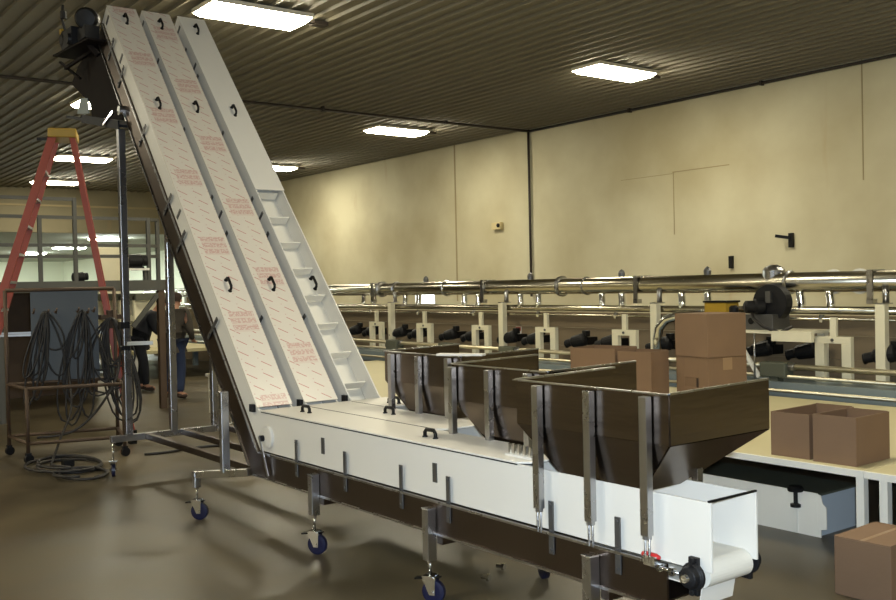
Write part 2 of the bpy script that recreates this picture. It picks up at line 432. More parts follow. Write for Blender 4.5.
def handle(parent, p, along, up, size=.1):
    """black D grip standing on a lid"""
    p = Vector(p); a = Vector(along).normalized(); u = Vector(up).normalized(); h = size/2
    pts = [p-a*h, p-a*h+u*.028, p-a*(h-.014)+u*.044, p+a*(h-.014)+u*.044, p+a*h+u*.028, p+a*h]
    m = MB().path(pts, .011, 8)
    for s in (-1, 1): m.lathe(p+a*(s*h), u, [(0,.017),(.008,.015)], 10)
    return m.build('handle', M['black'], parent, smooth=False)

def conveyor(i, xe, xb, label):
    """xe: end of the rail, xb: end of the white side boards"""
    y0 = LY[i]; y1 = y0+LW; DRIFT[0] = (0, -.045, -.065)[i]
    t = thing('inclined_conveyor', (-6.3, y0+LW/2, 0), label, 'conveyor', 'white inclined conveyors side by side')
    # side boards: the ramp is a little narrower than the flat run
    for far in (0, 1):
        y = y0 if not far else y1-.012; yf = y0 if not far else y0+LF-.012
        sb = MB()
        if not far:
            sb.prism([(xb, y, ZR1+.006), (-6.29, y, ZR1+.006), R3(STOP, y, -.17), R3(STOP, y, 0), R3(0.0, y, 0), (-6.285, y, ZT-.004), (xb, y, ZT-.004)], (0, .012, 0))
        else:
            sb.prism([(-6.29, y, ZR1+.006), R3(STOP, y, -.17), R3(STOP, y, 0), R3(0.0, y, 0), (-6.285, y, ZT-.004)], (0, .012, 0))
            sb.prism([(xb, yf, ZR1+.006), (-6.29, yf, ZR1+.006), (-6.285, yf, ZT-.004), (xb, yf, ZT-.004)], (0, .012, 0))
        sb.build('side_board', M['white'], t, .002)
    # dark stainless rails with turned flanges
    for far in (0, 1):
        y = y0-.012 if not far else y1; yf = y0-.012 if not far else y0+LF
        r = MB().prism([(-6.396, y, ZR0), R3(STOP-.03, y, -.37), R3(STOP-.03, y, -.17), (-6.29, y, ZR1)], (0, .012, 0))
        r.prism([(xe, yf, ZR0), (-6.396, yf, ZR0), (-6.29, yf, ZR1), (xe, yf, ZR1)], (0, .012, 0))
        r.build('side_rail', M['railsteel'], t)
        yy = yf-.012 if not far else yf+.012; yb = y-.004 if not far else y+.016
        fl = MB().box(-6.29, xe, yy, yy+.012, ZR1-.012, ZR1)
        fl.bar(R3(-.25, yb, -.178), R3(STOP-.03, yb, -.178), .016, .012, RN)
        fl.bar(R3(-.25, yb, -.366), R3(STOP-.03, yb, -.366), .016, .012, RN)
        fl.box(-6.38, xe, yy, yy+.012, ZR0, ZR0+.01)
        fl.build('rail_flange', M['tube'], t)
    # stainless bottom pan
    pan = MB().prism([(xe, y0, ZR0+.03), (-6.39, y0, ZR0+.03), R3(STOP-.05, y0, -.33), R3(STOP-.05, y0, -.325), (-6.385, y0, ZR0+.036), (xe, y0, ZR0+.036)], (0, LW, 0))
    pan.build('bottom_pan', M['railsteel'], t)
    # belt with cleats
    zb = ZR1+.04; xn = xe+.145; RR = .054
    top = [(xn, zb), (-6.32, zb)]
    bm = MB()
    p = R3(STOP-.1, 0, -.13)
    poly = [(xn, y0+.014, zb), (-6.33, y0+.014, zb), (p.x, y0+.014, p.z), (p.x, y0+.014, p.z-.006), (-6.33, y0+.014, zb-.006), (xn, y0+.014, zb-.006)]
    bm.prism(poly, (0, LW-.028, 0))
    bm.lathe((xn, y0+.014, zb-RR), (0,1,0), [(0,RR),(LF-.028,RR)], 28)
    bm.box(xe-.6, xn, y0+.014, y0+LF-.014, zb-2*RR, zb-2*RR+.006).box(-6.2, xn, y1-.016, y0+LF-.014, zb-.006, zb)
    bm.build('belt', M['belt'], t)
    if i == 2:
        for k in range(8):
            s = .17+.298*k
            MB().prism([R3(s, y0+.03, -.128), R3(s+.035, y0+.03, -.128), R3(s+.012, y0+.03, -.05), R3(s, y0+.03, -.05)], (0, LW-.06, 0)).build('cleat', M['belt'], t, .004)
    # end roller bearings
    for y, sg in ((y0-.018, -1), (y0+LF+.018, 1)):
        q = MB().cbox((xn, y, zb-RR), (.045, .02, .15))
        q.lathe((xn, y, zb-RR), (0,sg,0), [(0,.056),(.014,.056),(.02,.044),(.045,.04),(.05,.026)], 20)
        for zz in (-.062, .062): q.lathe((xn, y, zb-RR+zz), (0,sg,0), [(.01,.014),(.022,.014)], 6)
        q.build('bearing', M['blackmetal'], t, .003)
    MB().tube((xn, y0-.085, zb-RR), (xn, y0+LF+.06, zb-RR), .016, 10).build('shaft', M['galv'], t)
    tk = MB().tube((xn-.2, y0-.045, zb-.05), (xn-.05, y0-.045, zb-.05), .008, 8).lathe((xn-.1, y0-.045, zb-.05), (1,0,0), [(0,.018),(.02,.018)], 6).lathe((xn-.16, y0-.045, zb-.05), (1,0,0), [(0,.016),(.015,.016)], 6)
    tk.cbox((xn-.2, y0-.035, zb-.03), (.06, .04, .04))
    tk.build('take_up_screw', M['galv'], t)
    MB().bar((xn-.01, y0+.03, zb-2*RR-.04), (xn-.01, y0+.24, zb-2*RR-.04), .005, .085, (.2,0,1)).build('scraper_plate', M['white'], t)
    MB().bar((xb-.008, y0-.002, ZT+.0), (xb-.008, y0+LF+.002, ZT+.0), .01, .008).build('spreader_bar', M['black'], t)
    # flat lid, its chamfered near corner left open
    le = (-3.47, -4.62, -5.76)[i]
    ya = y0-.004 if i == 0 else y0-.028
    yb = (LY[i+1]-.04 if i < 2 else y0+LF+.006)
    lm = MB().prism([(-6.28, ya, ZT-.003), (le-.05, ya, ZT-.003), (le, ya+.054, ZT-.003), (le+.02, yb, ZT-.003), (-6.28, yb, ZT-.003)], (0, 0, .01))
    lm.build('flat_lid', M['white'], t, .002)
    # black gasket line along the near edge of the lid
    if i == 0: MB().box(-6.26, le-.05, y0-.003, y0+.006, ZT-.009, ZT-.003).build('gasket', M['black'], t)
    else: MB().box(-6.24, le-.05, ya-.011, ya-.001, ZT-.009, ZT+.0075).build('gasket', M['black'], t)
    # ramp lids
    s0 = .0 if i < 2 else 2.24
    me = MB()
    k0 = R3(s0, y0-.004, .0); k1 = R3(STOP+.01, y0-.004, .0)
    me.prism([R3(s0, y0-.004, 0), R3(STOP+.01, y0-.004, 0), R3(STOP+.01, y0-.004, .01), R3(s0, y0-.004, .01)], (0, LW+.008, 0))
    lid = me.build('ramp_lid', M['film%d' % i], t)
    uv = lid.data.uv_layers.new(name='UVMap')
    off = parent_world(t)
    for lp in lid.data.loops:
        w = lid.data.vertices[lp.vertex_index].co + off
        uv.data[lp.index].uv = (w.y-y0+.045*(w-RO).dot(RD)/4.67*(i == 1), (w-RO).dot(RD))
    # top end cover
    MB().prism([R3(STOP, y0, 0), R3(STOP+.012, y0, 0), R3(STOP+.012, y0, -.2), R3(STOP, y0, -.2)], (0, LW, 0)).build('end_cover', M['white'], t)
    for s in (4.48, 3.27, 1.14):
        handle(t, R3(s, y0+.13, .01), RD, RN, .11)
    if i == 0:
        for x, y in ((-5.92, y0+.17), (-4.41, y0+.13)): handle(t, (x, y, ZT+.006), (1,0,0), (0,0,1), .1)
    elif i == 1: handle(t, (-5.43, y0+.15, ZT+.006), (1,0,0), (0,0,1), .1)
    else: handle(t, (-5.9, y0+.12, ZT+.006), (.9,.2,0), (0,0,1), .1)
    # steel straps that hold the white boards to the rail
    for s in (4.25, 3.85, 3.05, 2.2, 1.78, .87):
        MB().bar(R3(s, y0-.02, -.055), R3(s, y0-.02, -.3), .006, .032, RD).lathe(R3(s, y0-.024, -.09), (0,-1,0), [(0,.008),(.006,.008)], 6).lathe(R3(s, y0-.024, -.25), (0,-1,0), [(0,.008),(.006,.008)], 6).build('strap', M['dullsteel'], t)
    for s, n in ((4.0, -.085), (2.0, -.085), (4.56, -.075)):
        MB().bar(R3(s, y0-.004, n+.05), R3(s, y0-.004, n-.05), .006, .026, RD).build('cover_plate', M['dullsteel'], t)
    q = R3(.02, y0, -.06)
    MB().cbox((q.x+.01, y0-.014, q.z+.02), (.055, .028, .055)).build('latch', M['blackmetal'], t, .003)
    if i == 0:
        for x in (-5.72, -5.1, -4.493, -4.055, -3.27, -2.858):
            z = MB().box(x-.016, x+.016, y0-.022, y0-.014, .452, .697)
            for zz in (.475, .56, .68): z.lathe((x, y0-.022, zz), (0,-1,0), [(0,.008),(.006,.008)], 6)
            z.build('strap', M['dullsteel'], t, .002)
        for x in (-5.392, -4.191): MB().box(x-.018, x+.018, y0-.006, y0, .643, .746).build('cover_plate', M['dullsteel'], t)
        # round white knob wheel and tie bar at the knee
        MB().lathe((-6.15, y0, .665), (0,-1,0), [(0,.075),(.02,.075),(.024,.06)], 28).build('pivot_disc', M['white'], t)
        MB().lathe((-6.19, y0-.02, .655), (0,-1,0), [(0,.022),(.03,.022)], 12).build('pivot_bolt', M['blackmetal'], t)
        MB().bar((-6.2, y0-.05, .67), (-6.12, y0-.03, .4), .008, .022, (1,0,0)).build('tie_bar', M['tube'], t)
        # red clamp lever near the end
        MB().lathe((-2.71, y0-.03, .575), (1,0,0), [(0,.009),(.02,.014),(.07,.014),(.09,.008)], 12).build('clamp_lever', M['red'], t)
        # legs on the near side
        for x, zc in ((-5.455, .25), (-4.2, .23), (-3.0, .235)):
            lg = MB().box(x-.027, x+.027, y0-.07, y0-.014, zc, .507).box(x-.03, x+.03, y0-.074, y0-.012, .507, .512)
            lg.build('leg', M['tube'], t, .004)
            caster(t, x, y0-.042, zc+.01, random.uniform(-1.1, -.7))
            MB().box(x+.03, x+.08, y0-.013, y0+LF+.01, ZR0-.045, ZR0).build('cross_tube', M['railsteel'], t)
        # outrigger arm with its caster at the knee
        ar = MB().bar((-6.86, 2.81, .335), (-6.42, 3.03, .385), .05, .055).box(-6.888, -6.832, 2.785, 2.835, .24, .36)
        ar.build('outrigger_arm', M['tube'], t, .004)
        caster(t, -6.86, 2.81, .25, -.8)
        MB().bar((-6.615, 2.93, .37), (-6.615, 2.93, .96), .06, .05).build('outrigger_post', M['tube'], t, .004)
    if i == 1:
        MB().box(-4.17, -4.115, y0+LF+.012, y0+LF+.05, .23, .507).build('leg', M['tube'], t, .004); caster(t, -4.14, y0+LF+.03, .24, -1.9)
    if i == 2:
        MB().box(-5.48, -5.43, y0+LF+.012, y0+LF+.07, .25, .507).build('leg', M['tube'], t, .004); caster(t, -5.455, y0+LF+.04, .26, -.5)
    DRIFT[0] = 0.0
    return t

for i, o_ in enumerate((.1, .43, .7)): M['film%d' % i] = film_mat(o_)
M['film2'] = M['white']
c1 = conveyor(0, -2.6, -2.386, 'longest white conveyor nearest the camera with steel straps, blue casters and printed film')
c2 = conveyor(1, -3.6, -3.5, 'middle white conveyor with red printed film on its ramp, between the other two')
c3 = conveyor(2, -4.87, -4.77, 'white conveyor lane farthest from camera, its lower ramp open showing the cleated belt')
# drive motor and discharge chute at the head of the first lane
ax = (.88, -.42, -.2); av = Vector(ax).normalized()
mt = MB().lathe((-9.66, 2.98, 4.36), ax, [(-.05,.06),(-.03,.105),(.14,.108),(.17,.09),(.18,.04)], 24).build('drive_motor', M['blackmetal'], c1)
MB().lathe(Vector((-9.66, 2.98, 4.36))+av*.165, ax, [(0,.1),(.02,.104),(.05,.085),(.055,.02)], 24).build('fan_cover', M['black'], mt)
gb = MB().cbox((-9.86, 2.92, 4.2), (.34, .2, .17)).lathe((-10.02, 2.88, 4.22), (0,-1,0), [(-.08,.09),(.05,.09),(.07,.05)], 18).cbox((-9.55, 2.94, 4.19), (.22, .14, .12)).lathe((-9.75, 2.84, 4.17), (0,-1,0), [(0,.06),(.05,.05)], 14)
gb.build('gearbox', M['blackmetal'], mt)
MB().path([(-9.96, 2.84, 4.3), (-10.02, 2.83, 4.42), (-9.98, 2.83, 4.56)], .014, 6).lathe((-9.97, 2.83, 4.42), (0,0,1), [(0,.035),(.07,.03)], 10).build('cable', M['rubber'], mt)
MB().cbox((-10.14, 2.86, 4.33), (.05, .04, .05)).build('switch', M['yellow'], mt)
MB().bar((-10.24, 2.9, 4.1), (-9.36, 2.98, 4.1), .22, .018).bar((-10.3, 2.88, 4.06), (-10.05, 3.0, 3.86), .03, .02).bar((-10.2, 2.9, 3.98), (-9.7, 3.03, 4.08), .03, .03).bar((-9.6, 2.96, 4.1), (-9.55, 3.03, 4.0), .05, .05).build('motor_bracket', M['darksteel'], c1)
ch = MB()
A = [(-10.1, 4.1), (-9.62, 4.12), (-8.98, 3.36), (-9.0, 3.29), (-9.9, 3.46), (-9.95, 3.6), (-10.55, 3.9), (-10.31, 4.04)]
for y in (3.06, 4.04): ch.prism([(x, y, z) for x, z in A], (0, .012, 0))
for k in (4, 5, 6, 7): ch.prism([(A[k][0], 3.07, A[k][1]), (A[(k+1) % 8][0], 3.07, A[(k+1) % 8][1]), (A[(k+1) % 8][0]+.01, 3.07, A[(k+1) % 8][1]), (A[k][0]+.01, 3.07, A[k][1])], (0, .97, 0))
t = thing('discharge_chute', (-9.6, 3.6, 3.4), 'dark sheet metal discharge chute hanging under the top of the conveyors', 'chute')
ch.build('chute_body', M['darksteel'], t)
MB().prism([(-10.5, 2.98, 3.53), (-8.86, 2.98, 3.2), (-8.86, 2.98, 3.225), (-10.5, 2.98, 3.555)], (0, 1.1, 0)).prism([(-9.95, 2.97, 3.4), (-8.86, 2.97, 3.18), (-8.86, 2.97, 3.26), (-9.95, 2.97, 3.48)], (0, .012, 0)).build('lip', M['darkblue'], t)
MB().bar((-9.22, 2.955, 3.27), (-8.98, 2.97, 3.36), .022, .022).build('edge_bar', M['galv'], t)
MB().prism([(-10.36, 3.05, 3.56), (-9.97, 3.05, 3.5), (-10.0, 3.05, 3.66), (-10.22, 3.05, 3.7)], (0, .006, 0)).build('side_plate', M['bluegrey'], t)

# small row of pegs on the near lid
t = thing('peg_block', (-3.6, 3.2, ZT+.007), 'small row of short metal pegs lying on the nearest flat lid', 'hardware')
MB().box(-3.7, -3.5, 3.13, 3.17, ZT+.007, ZT+.017).build('base', M['white'], t)
for k in range(5): MB().lathe((-3.68+k*.04, 3.15, ZT+.017), (0,0,1), [(0,.012),(.05,.012)], 10).build('peg', M['galv'], t)

# two bright bits of hardware on the floor
for x, y, l in ((-4.3, 3.484, 'small shiny bolt on the floor under the conveyor, nearer the leg in front'), (-4.407, 3.687, 'small shiny bolt on the floor, the farther one of two')):
    b_ = tag(MB().lathe((x, y, .02), (1,.4,0), [(-.035,.013),(.0,.013),(.002,.022),(.018,.022)], 6).build('bolt', M['galv'], origin=(x, y, 0)), l, 'bolt', 'loose bolts on the floor')

# ------------------------------------------------------------------ hoppers
def hopper(x0, x1, y0, depth, legs_to, label, rods=False):
    ZH, ZB, ZL = 1.24, 1.035, .825
    y1 = y0+depth; xa, xb = x0+.27, x1-.17; ya, yb = y0+.03, y0+.26
    t = thing('feed_hopper', ((x0+x1)/2, y0+.15, ZL), label, 'hopper', 'dark stainless feed hoppers')
    w = .006
    body = MB()
    back = ZH+.012
    def sheet(pts):       # thin plate with real thickness along its own normal
        a = [Vector(p) for p in pts]; n = (a[1]-a[0]).cross(a[2]-a[0]).normalized()*w
        body.prism(a, n)
    sheet([(x0, y0, ZB), (x1, y0, ZB), (x1, y0, ZH), (x0, y0, ZH)])                     # near wall
    sheet([(x1, y0, ZB), (x1, y1, ZB), (x1, y1, back), (x1, y0, ZH)])                   # right wall
    sheet([(x0, y1, ZB), (x0, y0, ZB), (x0, y0, ZH), (x0, y1, back)])                   # left wall
    sheet([(x1, y1, ZB), (x0, y1, ZB), (x0, y1, ZB+.04), (x1, y1, ZB+.04)])             # low lip on the loading side
    sheet([(xa, ya, ZL), (xb, ya, ZL), (x1, y0, ZB), (x0, y0, ZB)])
    sheet([(xb, ya, ZL), (xb, yb, ZL), (x1, y1, ZB), (x1, y0, ZB)])
    sheet([(xa, yb, ZL), (xa, ya, ZL), (x0, y0, ZB), (x0, y1, ZB)])
    sheet([(xb, yb, ZL), (xa, yb, ZL), (x0, y1, ZB), (x1, y1, ZB)])
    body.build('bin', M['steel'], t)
    rim = MB().bar((x0-.02, y0-.004, ZH), (x1, y0-.004, ZH), .022, .006).bar((x1+.0, y0, ZH+.002), (x1, y1, back+.002), .014, .008).bar((x0, y0, ZH+.002), (x0, y1, back+.002), .03, .008)
    rim.build('rim', M['tube'], t)
    for x in (x0+.17, x0+.50, x0+.82) if x1-x0 > .9 else (x0+.03, x0+.36, x0+.68) if x1-x0 < .85 else (x0+.115, x0+.44, x0+.77):
        zl = legs_to
        if rods:
            lg = MB().box(x-.02, x+.02, y0-.048, y0-.012, .66, ZH-.012)
            lg.tube((x-.011, y0-.03, ZR1), (x-.011, y0-.03, .67), .006, 8).tube((x+.011, y0-.03, ZR1), (x+.011, y0-.03, .67), .006, 8).lathe((x, y0-.03, .645), (0,0,1), [(0,.02),(.018,.02)], 6)
        else:
            lg = MB().box(x-.02, x+.02, y0-.048, y0-.012, zl, ZH-.012)
        lg.build('leg', M['tube'], t, .003)
    for x in (x0+.17, x1-.13):       # rear posts
        xs = x
        MB().box(xs-.018, xs+.018, yb+.05, yb+.086, ZT-.02 if not rods else ZR1, ZB-.07).build('leg', M['tube'], t, .003)
    return t
h1 = hopper(-3.486, -2.565, 3.035, .66, ZR1, 'largest dark steel hopper, nearest the camera, standing on threaded rods', True)
h2 = hopper(-4.47, -3.664, 3.40, .66, ZT+.007, 'middle dark steel hopper, between the nearest and the farthest hopper')
h3 = hopper(-5.74, -4.868, 3.77, .66, ZT+.007, 'farthest dark steel hopper, standing beside the open end of the ramp')
o = MB().cbox((0,0,0), (.31, .07, .014), Matrix.Translation((-4.83, 3.74, 1.258)) @ Matrix.Rotation(.55, 4, 'Z')).build('plastic_strip', M['white'], None, .003, origin=(-4.83, 3.74, 1.25))
tag(o, 'short white plastic strip lying across the farthest hopper rim', 'strip')

# ------------------------------------------------------------------ support stand under the ramp
t = thing('ramp_stand', (-8.95, 3.5, 0), 'steel support stand of posts and base beams under the inclined conveyors', 'stand')
MB().bar((-8.97, 2.86, .345), (-8.97, 4.35, .345), .06, .06).build('base_beam', M['tube'], t, .004)
for y in (3.2, 3.56, 3.98): MB().bar((-8.94, y, .345), (-6.62, y, .345), .055, .055).build('base_beam', M['railsteel'], t, .004)
for y, zt in ((3.03, 3.2), (3.46, 3.2), (3.88, 3.2)): MB().bar((-8.97, y, .37), (-8.97, y, zt), .065, .065).build('post', M['tube'], t, .004)
MB().bar((-8.95, 3.03, 1.22), (-8.86, 3.24, 1.22), .035, .035).build('stub', M['galv'], t)
MB().box(-9.01, -8.93, 2.97, 3.05, 1.36, 1.42).box(-9.01, -8.93, 2.97, 3.05, 1.16, 1.2).build('collar', M['blackmetal'], t)
MB().lathe((-8.9, 2.99, 3.36), (0,1,0), [(0,.045),(.1,.045)], 12).build('pivot', M['galv'], t)
caster(t, -8.97, 2.88, .3, 1.2); caster(t, -8.97, 4.3, .3, 1.2)
for y in (3.2, 3.98): MB().bar((-6.62, y, .345), (-6.62, y, .42), .05, .05).build('foot', M['railsteel'], t)

# ------------------------------------------------------------------ orange step ladder
lc = Vector((-11.4, 3.2, 0)); lu = Vector((.33, .944, 0)); lw = Vector((-.944, .33, 0)); LH = 3.45
t = thing('step_ladder', lc, 'tall orange fiberglass step ladder with a yellow top standing open', 'ladder')
def lad(side, wsign, h):
    f_ = h/LH
    return lc + lu*(side*((1.18 if side < 0 else .66)*(1-f_)+.1*f_)) + lw*(wsign*(.42*(1-f_)+.2*f_)) + Vector((0,0,h))
for sd in (-1, 1):
    for ws in (-1, 1):
        w_ = .085 if sd < 0 else .06
        MB().bar(lad(sd, ws, 0), lad(sd, ws, LH), .035, w_, lu).build('rail', M['fiber'], t, .004)
        MB().cbox(lad(sd, ws, .02), (.1, .07, .04)).build('foot', M['black'], t)
for k in range(1, 11):
    h = LH*k/11.3
    MB().bar(lad(-1, -1, h), lad(-1, 1, h), .09, .028).build('step', M['alu'], t)
for k in range(1, 6):
    h = LH*k/6.2
    MB().bar(lad(1, -1, h), lad(1, 1, h), .02, .04).build('rear_brace', M['alu'], t)
for ws in (-1, 1): MB().bar(lad(-1, ws, 1.25), lad(1, ws, 1.25), .015, .022).build('spreader', M['alu'], t)
Tm = Matrix.Translation(lc+Vector((0,0,LH))) @ Matrix.Rotation(math.atan2(lu.y, lu.x), 4, 'Z')
MB().cbox((0,0,.03), (.3, .5, .1), Tm).build('top_cap', M['yellow'], t, .012)
MB().cbox((-.22,.0,-.01), (.12, .04, .03), Tm).build('tool_hook', M['black'], t)

# ------------------------------------------------------------------ cable cart
t = thing('cable_cart', (-10.7, 2.95, 0), 'rusty steel cart on small casters carrying a blue-grey sheet panel', 'cart')
fr = [(-10.98, 2.44), (-10.72, 3.5), (-10.02, 3.34), (-10.28, 2.46)]
for k, (x, y) in enumerate(fr):
    zt = 1.74 if k < 2 else .76
    MB().tube((x, y, .1), (x, y, zt), .02, 8).build('upright', M['rust'], t)
    MB().lathe((x-.02, y, .045), (1,.2,0), [(0,.045),(.04,.045)], 14).cbox((x, y, .09), (.05, .05, .03)).build('caster', M['blackmetal'], t)
for a, b_ in ((0,1),(1,2),(2,3),(3,0)):
    for z in (.2, .75):
        MB().tube((fr[a][0], fr[a][1], z), (fr[b_][0], fr[b_][1], z), .018, 8).build('rail', M['rust'], t)
MB().tube((-10.98, 2.44, 1.74), (-10.72, 3.5, 1.74), .02, 8).build('top_rail', M['rust'], t)
pd = Vector((.26, 1.06, 0)).normalized()
MB().bar(Vector((-10.94, 2.68, 1.24)), Vector((-10.94, 2.68, 1.24))+pd*.68, .01, .98).build('sheet_panel', M['sheetgrey'], t)
hooks = [(.02, 1.5), (.16, 1.49), (.24, 1.5), (.46, 1.5), (.56, 1.49), (.62, 1.5)]
for d_, z in hooks:
    p = Vector((-10.94, 2.68, z))+pd*d_
    MB().path([p, p+Vector((.12, -.02, -.01)), p+Vector((.16, -.02, .04))], .01, 6).build('hook', M['rust'], t)

def coil(name, p, width, drop, n, label, seed, gd):
    rnd = random.Random(seed); m = MB(); p = Vector(p)
    for k in range(n):
        w = width*rnd.uniform(.4, 1.5); d = drop*rnd.uniform(.45, 1.12); ox = rnd.uniform(-.03, .03); tw = rnd.uniform(-.22, .22)
        pts = []
        for j in range(20):
            a = 2*PI*j/20
            pts.append(p + gd*(math.sin(a)*w/2*(1-.35*math.cos(a)) + tw*(1-math.cos(a))/2) + Vector((.03*k/n+.02*math.sin(a)+ox*.5, 0, -d*(1-math.cos(a))/2+.0)))
        m.path(pts, .011, 6, closed=True)
    o = m.build(name, M['rubber'], origin=p)
    return tag(o, label, 'cable', 'hanging cables')
bp0 = Vector((-10.94, 2.68, 0))
coil('cable_bundle', bp0+pd*.13+Vector((.12, -.02, 1.51)), .17, .92, 9, 'dark cable bundle hanging on the left half of the grey panel', 1, pd)
coil('cable_bundle', bp0+pd*.5+Vector((.12, -.02, 1.51)), .17, 1.1, 9, 'dark cable bundle hanging on the right half of the grey panel', 2, pd)
coil('cable_bundle', bp0+pd*.8+Vector((.08, -.02, 1.42)), .24, 1.1, 13, 'thick cable bundle hanging between the grey panel and the ladder', 3, pd)
o = MB().box(-10.86, -10.74, 3.36, 3.62, 1.4, 1.45).box(-10.82, -10.76, 3.44, 3.54, 1.3, 1.5).build('cable_hanger', M['rust'], t)
def spline(P_, n=8):
    P_ = [Vector(p) for p in P_]; Q = [P_[0]]+P_+[P_[-1]]; out = []
    for i in range(1, len(Q)-2):
        for k in range(n):
            u = k/n; a, b_, c_, d_ = Q[i-1], Q[i], Q[i+1], Q[i+2]
            out.append(.5*((2*b_)+(c_-a)*u+(2*a-5*b_+4*c_-d_)*u*u+(3*b_-a-3*c_+d_)*u**3))
    return out+[P_[-1]]
def floor_coil(name, c_, rx, ry, n, label, seed, r=.014, loops_dir=0):
    rnd = random.Random(seed); pts = []
    for k in range(n*18):
        a = 2*PI*k/18; q = 1+.12*math.sin(a*.37+seed)
        pts.append((c_[0]+math.cos(a)*rx*q+.03*math.sin(a*.23), c_[1]+math.sin(a)*ry*q+.04*math.cos(a*.31), r+.012*(k/18)+.006*math.sin(a*1.7)))
    return tag(MB().path(pts, r, 6).build(name, M['rubber'], origin=(c_[0], c_[1], 0)), label, 'cable')
floor_coil('cable_coil', (-9.8, 2.7), .46, .3, 3, 'large loose coil of dark cable on the floor in front of the cart', 4)
floor_coil('cable_coil', (-9.25, 2.68), .28, .2, 2, 'small loop of dark cable on the floor, nearest the stand caster', 5)
tag(MB().path(spline([(-10.75, 3.0, .95), (-10.5, 2.95, .5), (-10.3, 2.78, .22), (-10.15, 2.66, .03), (-9.95, 2.6, .014), (-9.7, 2.7, .014)]), .012, 6).build('power_cable', M['rubber']), 'single dark cable drooping from the cart to the floor', 'cable')
tag(MB().path(spline([(-10.7, 3.55, 1.1), (-10.5, 3.42, .75), (-10.4, 3.15, .42), (-10.4, 2.9, .25), (-10.5, 2.6, .22)]), .014, 6).build('power_cable', M['rubber']), 'thick dark cable sagging across the lower frame of the cart', 'cable')
pts = [(-9.9+.04*math.sin(k), 3.5+k*.12, .014) for k in range(9)]
tag(MB().path(pts, .014, 6).build('power_cable', M['rubber']), 'dark cable lying straight across the floor behind the stand', 'cable')
o = tag(MB().cbox((-9.85, 2.72, .035), (.12, .1, .07)).build('power_plug', M['black'], None, .01, origin=(-9.85, 2.72, 0)), 'black plug box among the cable coil on the floor', 'plug')

# ------------------------------------------------------------------ raised steel platform behind
t = thing('steel_platform', (-13.7, 3, 0), 'grey raised steel platform with guard rails behind the orange ladder', 'platform')
XP = -13.7
MB().box(XP-.06, XP+.06, -2.5, 5.22, 1.71, 1.86).build('beam', M['platform'], t)
MB().box(XP-3.2, XP-.06, -2.5, 5.2, 1.78, 1.84).build('deck', M['platform'], t)
MB().box(XP-3.3, XP-.06, 5.1, 5.22, 1.71, 1.86).build('beam', M['platform'], t)
MB().bar((XP-3.3, 5.16, 1.78), (XP-3.3, -2.5, 1.78), .12, .15).build('beam', M['platform'], t)
for x, y in ((XP, 5.14), (XP, 2.98), (XP, -1.6), (XP-3.2, 5.14), (XP-3.2, 1)):
    MB().bar((x, y, 0), (x, y, 1.72), .09, .09).build('post', M['rust'] if y > 5 else M['platform'], t)
for y, zt in ((3.5, 2.75), (3.96, 3.0), (4.98, 2.75), (5.16, 2.75), (2.2, 3.0), (1.0, 3.0)):
    x = XP if y != 5.16 else XP-.12
    MB().bar((x, y, 1.84), (x, y, zt), .05, .05).build('rail_post', M['platform'], t)
for z, ya, yb in ((2.2, -2.4, 4.98), (2.35, -2.4, 4.98), (2.73, -2.4, 4.98), (2.98, -2.4, 3.98)):
    MB().bar((XP, ya, z), (XP, yb, z), .035, .045).build('guard_rail', M['platform'], t)
for z in (2.2, 2.35, 2.73): MB().bar((XP, 4.96, z), (XP-.12, 5.17, z), .035, .045).build('guard_rail', M['platform'], t)
MB().box(XP-3.25, XP-3.2, -2.4, 5.08, 0, 1.72).build('shade_panel', M['rust'], t)  # added dark panel, darkens the space under the deck and blocks bright floor reflections
MB().bar((XP+.02, 4.72, 1.2), (XP+.02, 5.1, 1.66), .04, .06).build('brace', M['platform'], t)
MB().bar((XP-3.2, 5.0, .02), (XP-3.2, 5.0, 1.7), .05, .05).build('post', M['platform'], t)
def small_motor(name, p, ax, label, s=1.0):
    p = Vector(p); t_ = thing(name, p, label, 'motor')
    a = Vector(ax).normalized()
    MB().lathe(p-a*.14*s+Vector((0,0,.1*s)), a, [(0,.05*s),(.02*s,.09*s),(.2*s,.09*s),(.22*s,.07*s),(.28*s,.07*s)], 16).build('housing', M['blackmetal'], t_)
    MB().cbox((p.x, p.y, p.z+.012*s), (.16*s, .16*s, .024*s)).build('base', M['blackmetal'], t_)
    return t_
small_motor('electric_motor', (XP-.1, 4.04, 1.84), (0,1,.1), 'small black motor standing on the platform edge beside the ladder', .75)
t = thing('wall_shelf', (-13.7, 4.76, 2.03), 'small plank shelf fixed across the guard rail posts', 'shelf')
MB().box(-13.78, -13.62, 4.6, 4.96, 2.0, 2.03).build('plank', M['whitepaint'], t); MB().box(-13.74, -13.66, 4.62, 4.66, 1.84, 2.0).build('bracket', M['platform'], t); MB().box(-13.74, -13.66, 4.9, 4.94, 1.84, 2.0).build('bracket', M['platform'], t)
small_motor('electric_motor', (-13.7, 4.8, 2.03), (0,1,0), 'black motor on the plank shelf behind the guard rail', 1.05)
tag(MB().box(-25.2, -25.08, 7.8, 8.4, 0, 2.85).build('partition_panel', M['creampaint'], None, .01, origin=(-25.1, 8.1, 0)), 'tall cream panel standing far behind the ladder', 'panel')
t = thing('packing_bench', (-20, 7.4, 0), 'distant cream topped bench behind the two people', 'bench')
MB().box(-24, -18.2, 6.3, 8.2, .5, .56).build('bench_top', M['cream'], t)
for x in (-23.8, -18.4):
    for y in (6.4, 8.1): MB().box(x-.04, x+.04, y-.04, y+.04, 0, .5).build('leg', M['whitepaint'], t)
MB().box(-24, -18.2, 6.28, 6.33, .08, .2).build('stretcher', M['bluegrey'], t)
t = thing('packing_machine', (-21, 6.8, .56), 'pale machine with open windows standing on the distant bench', 'machine')
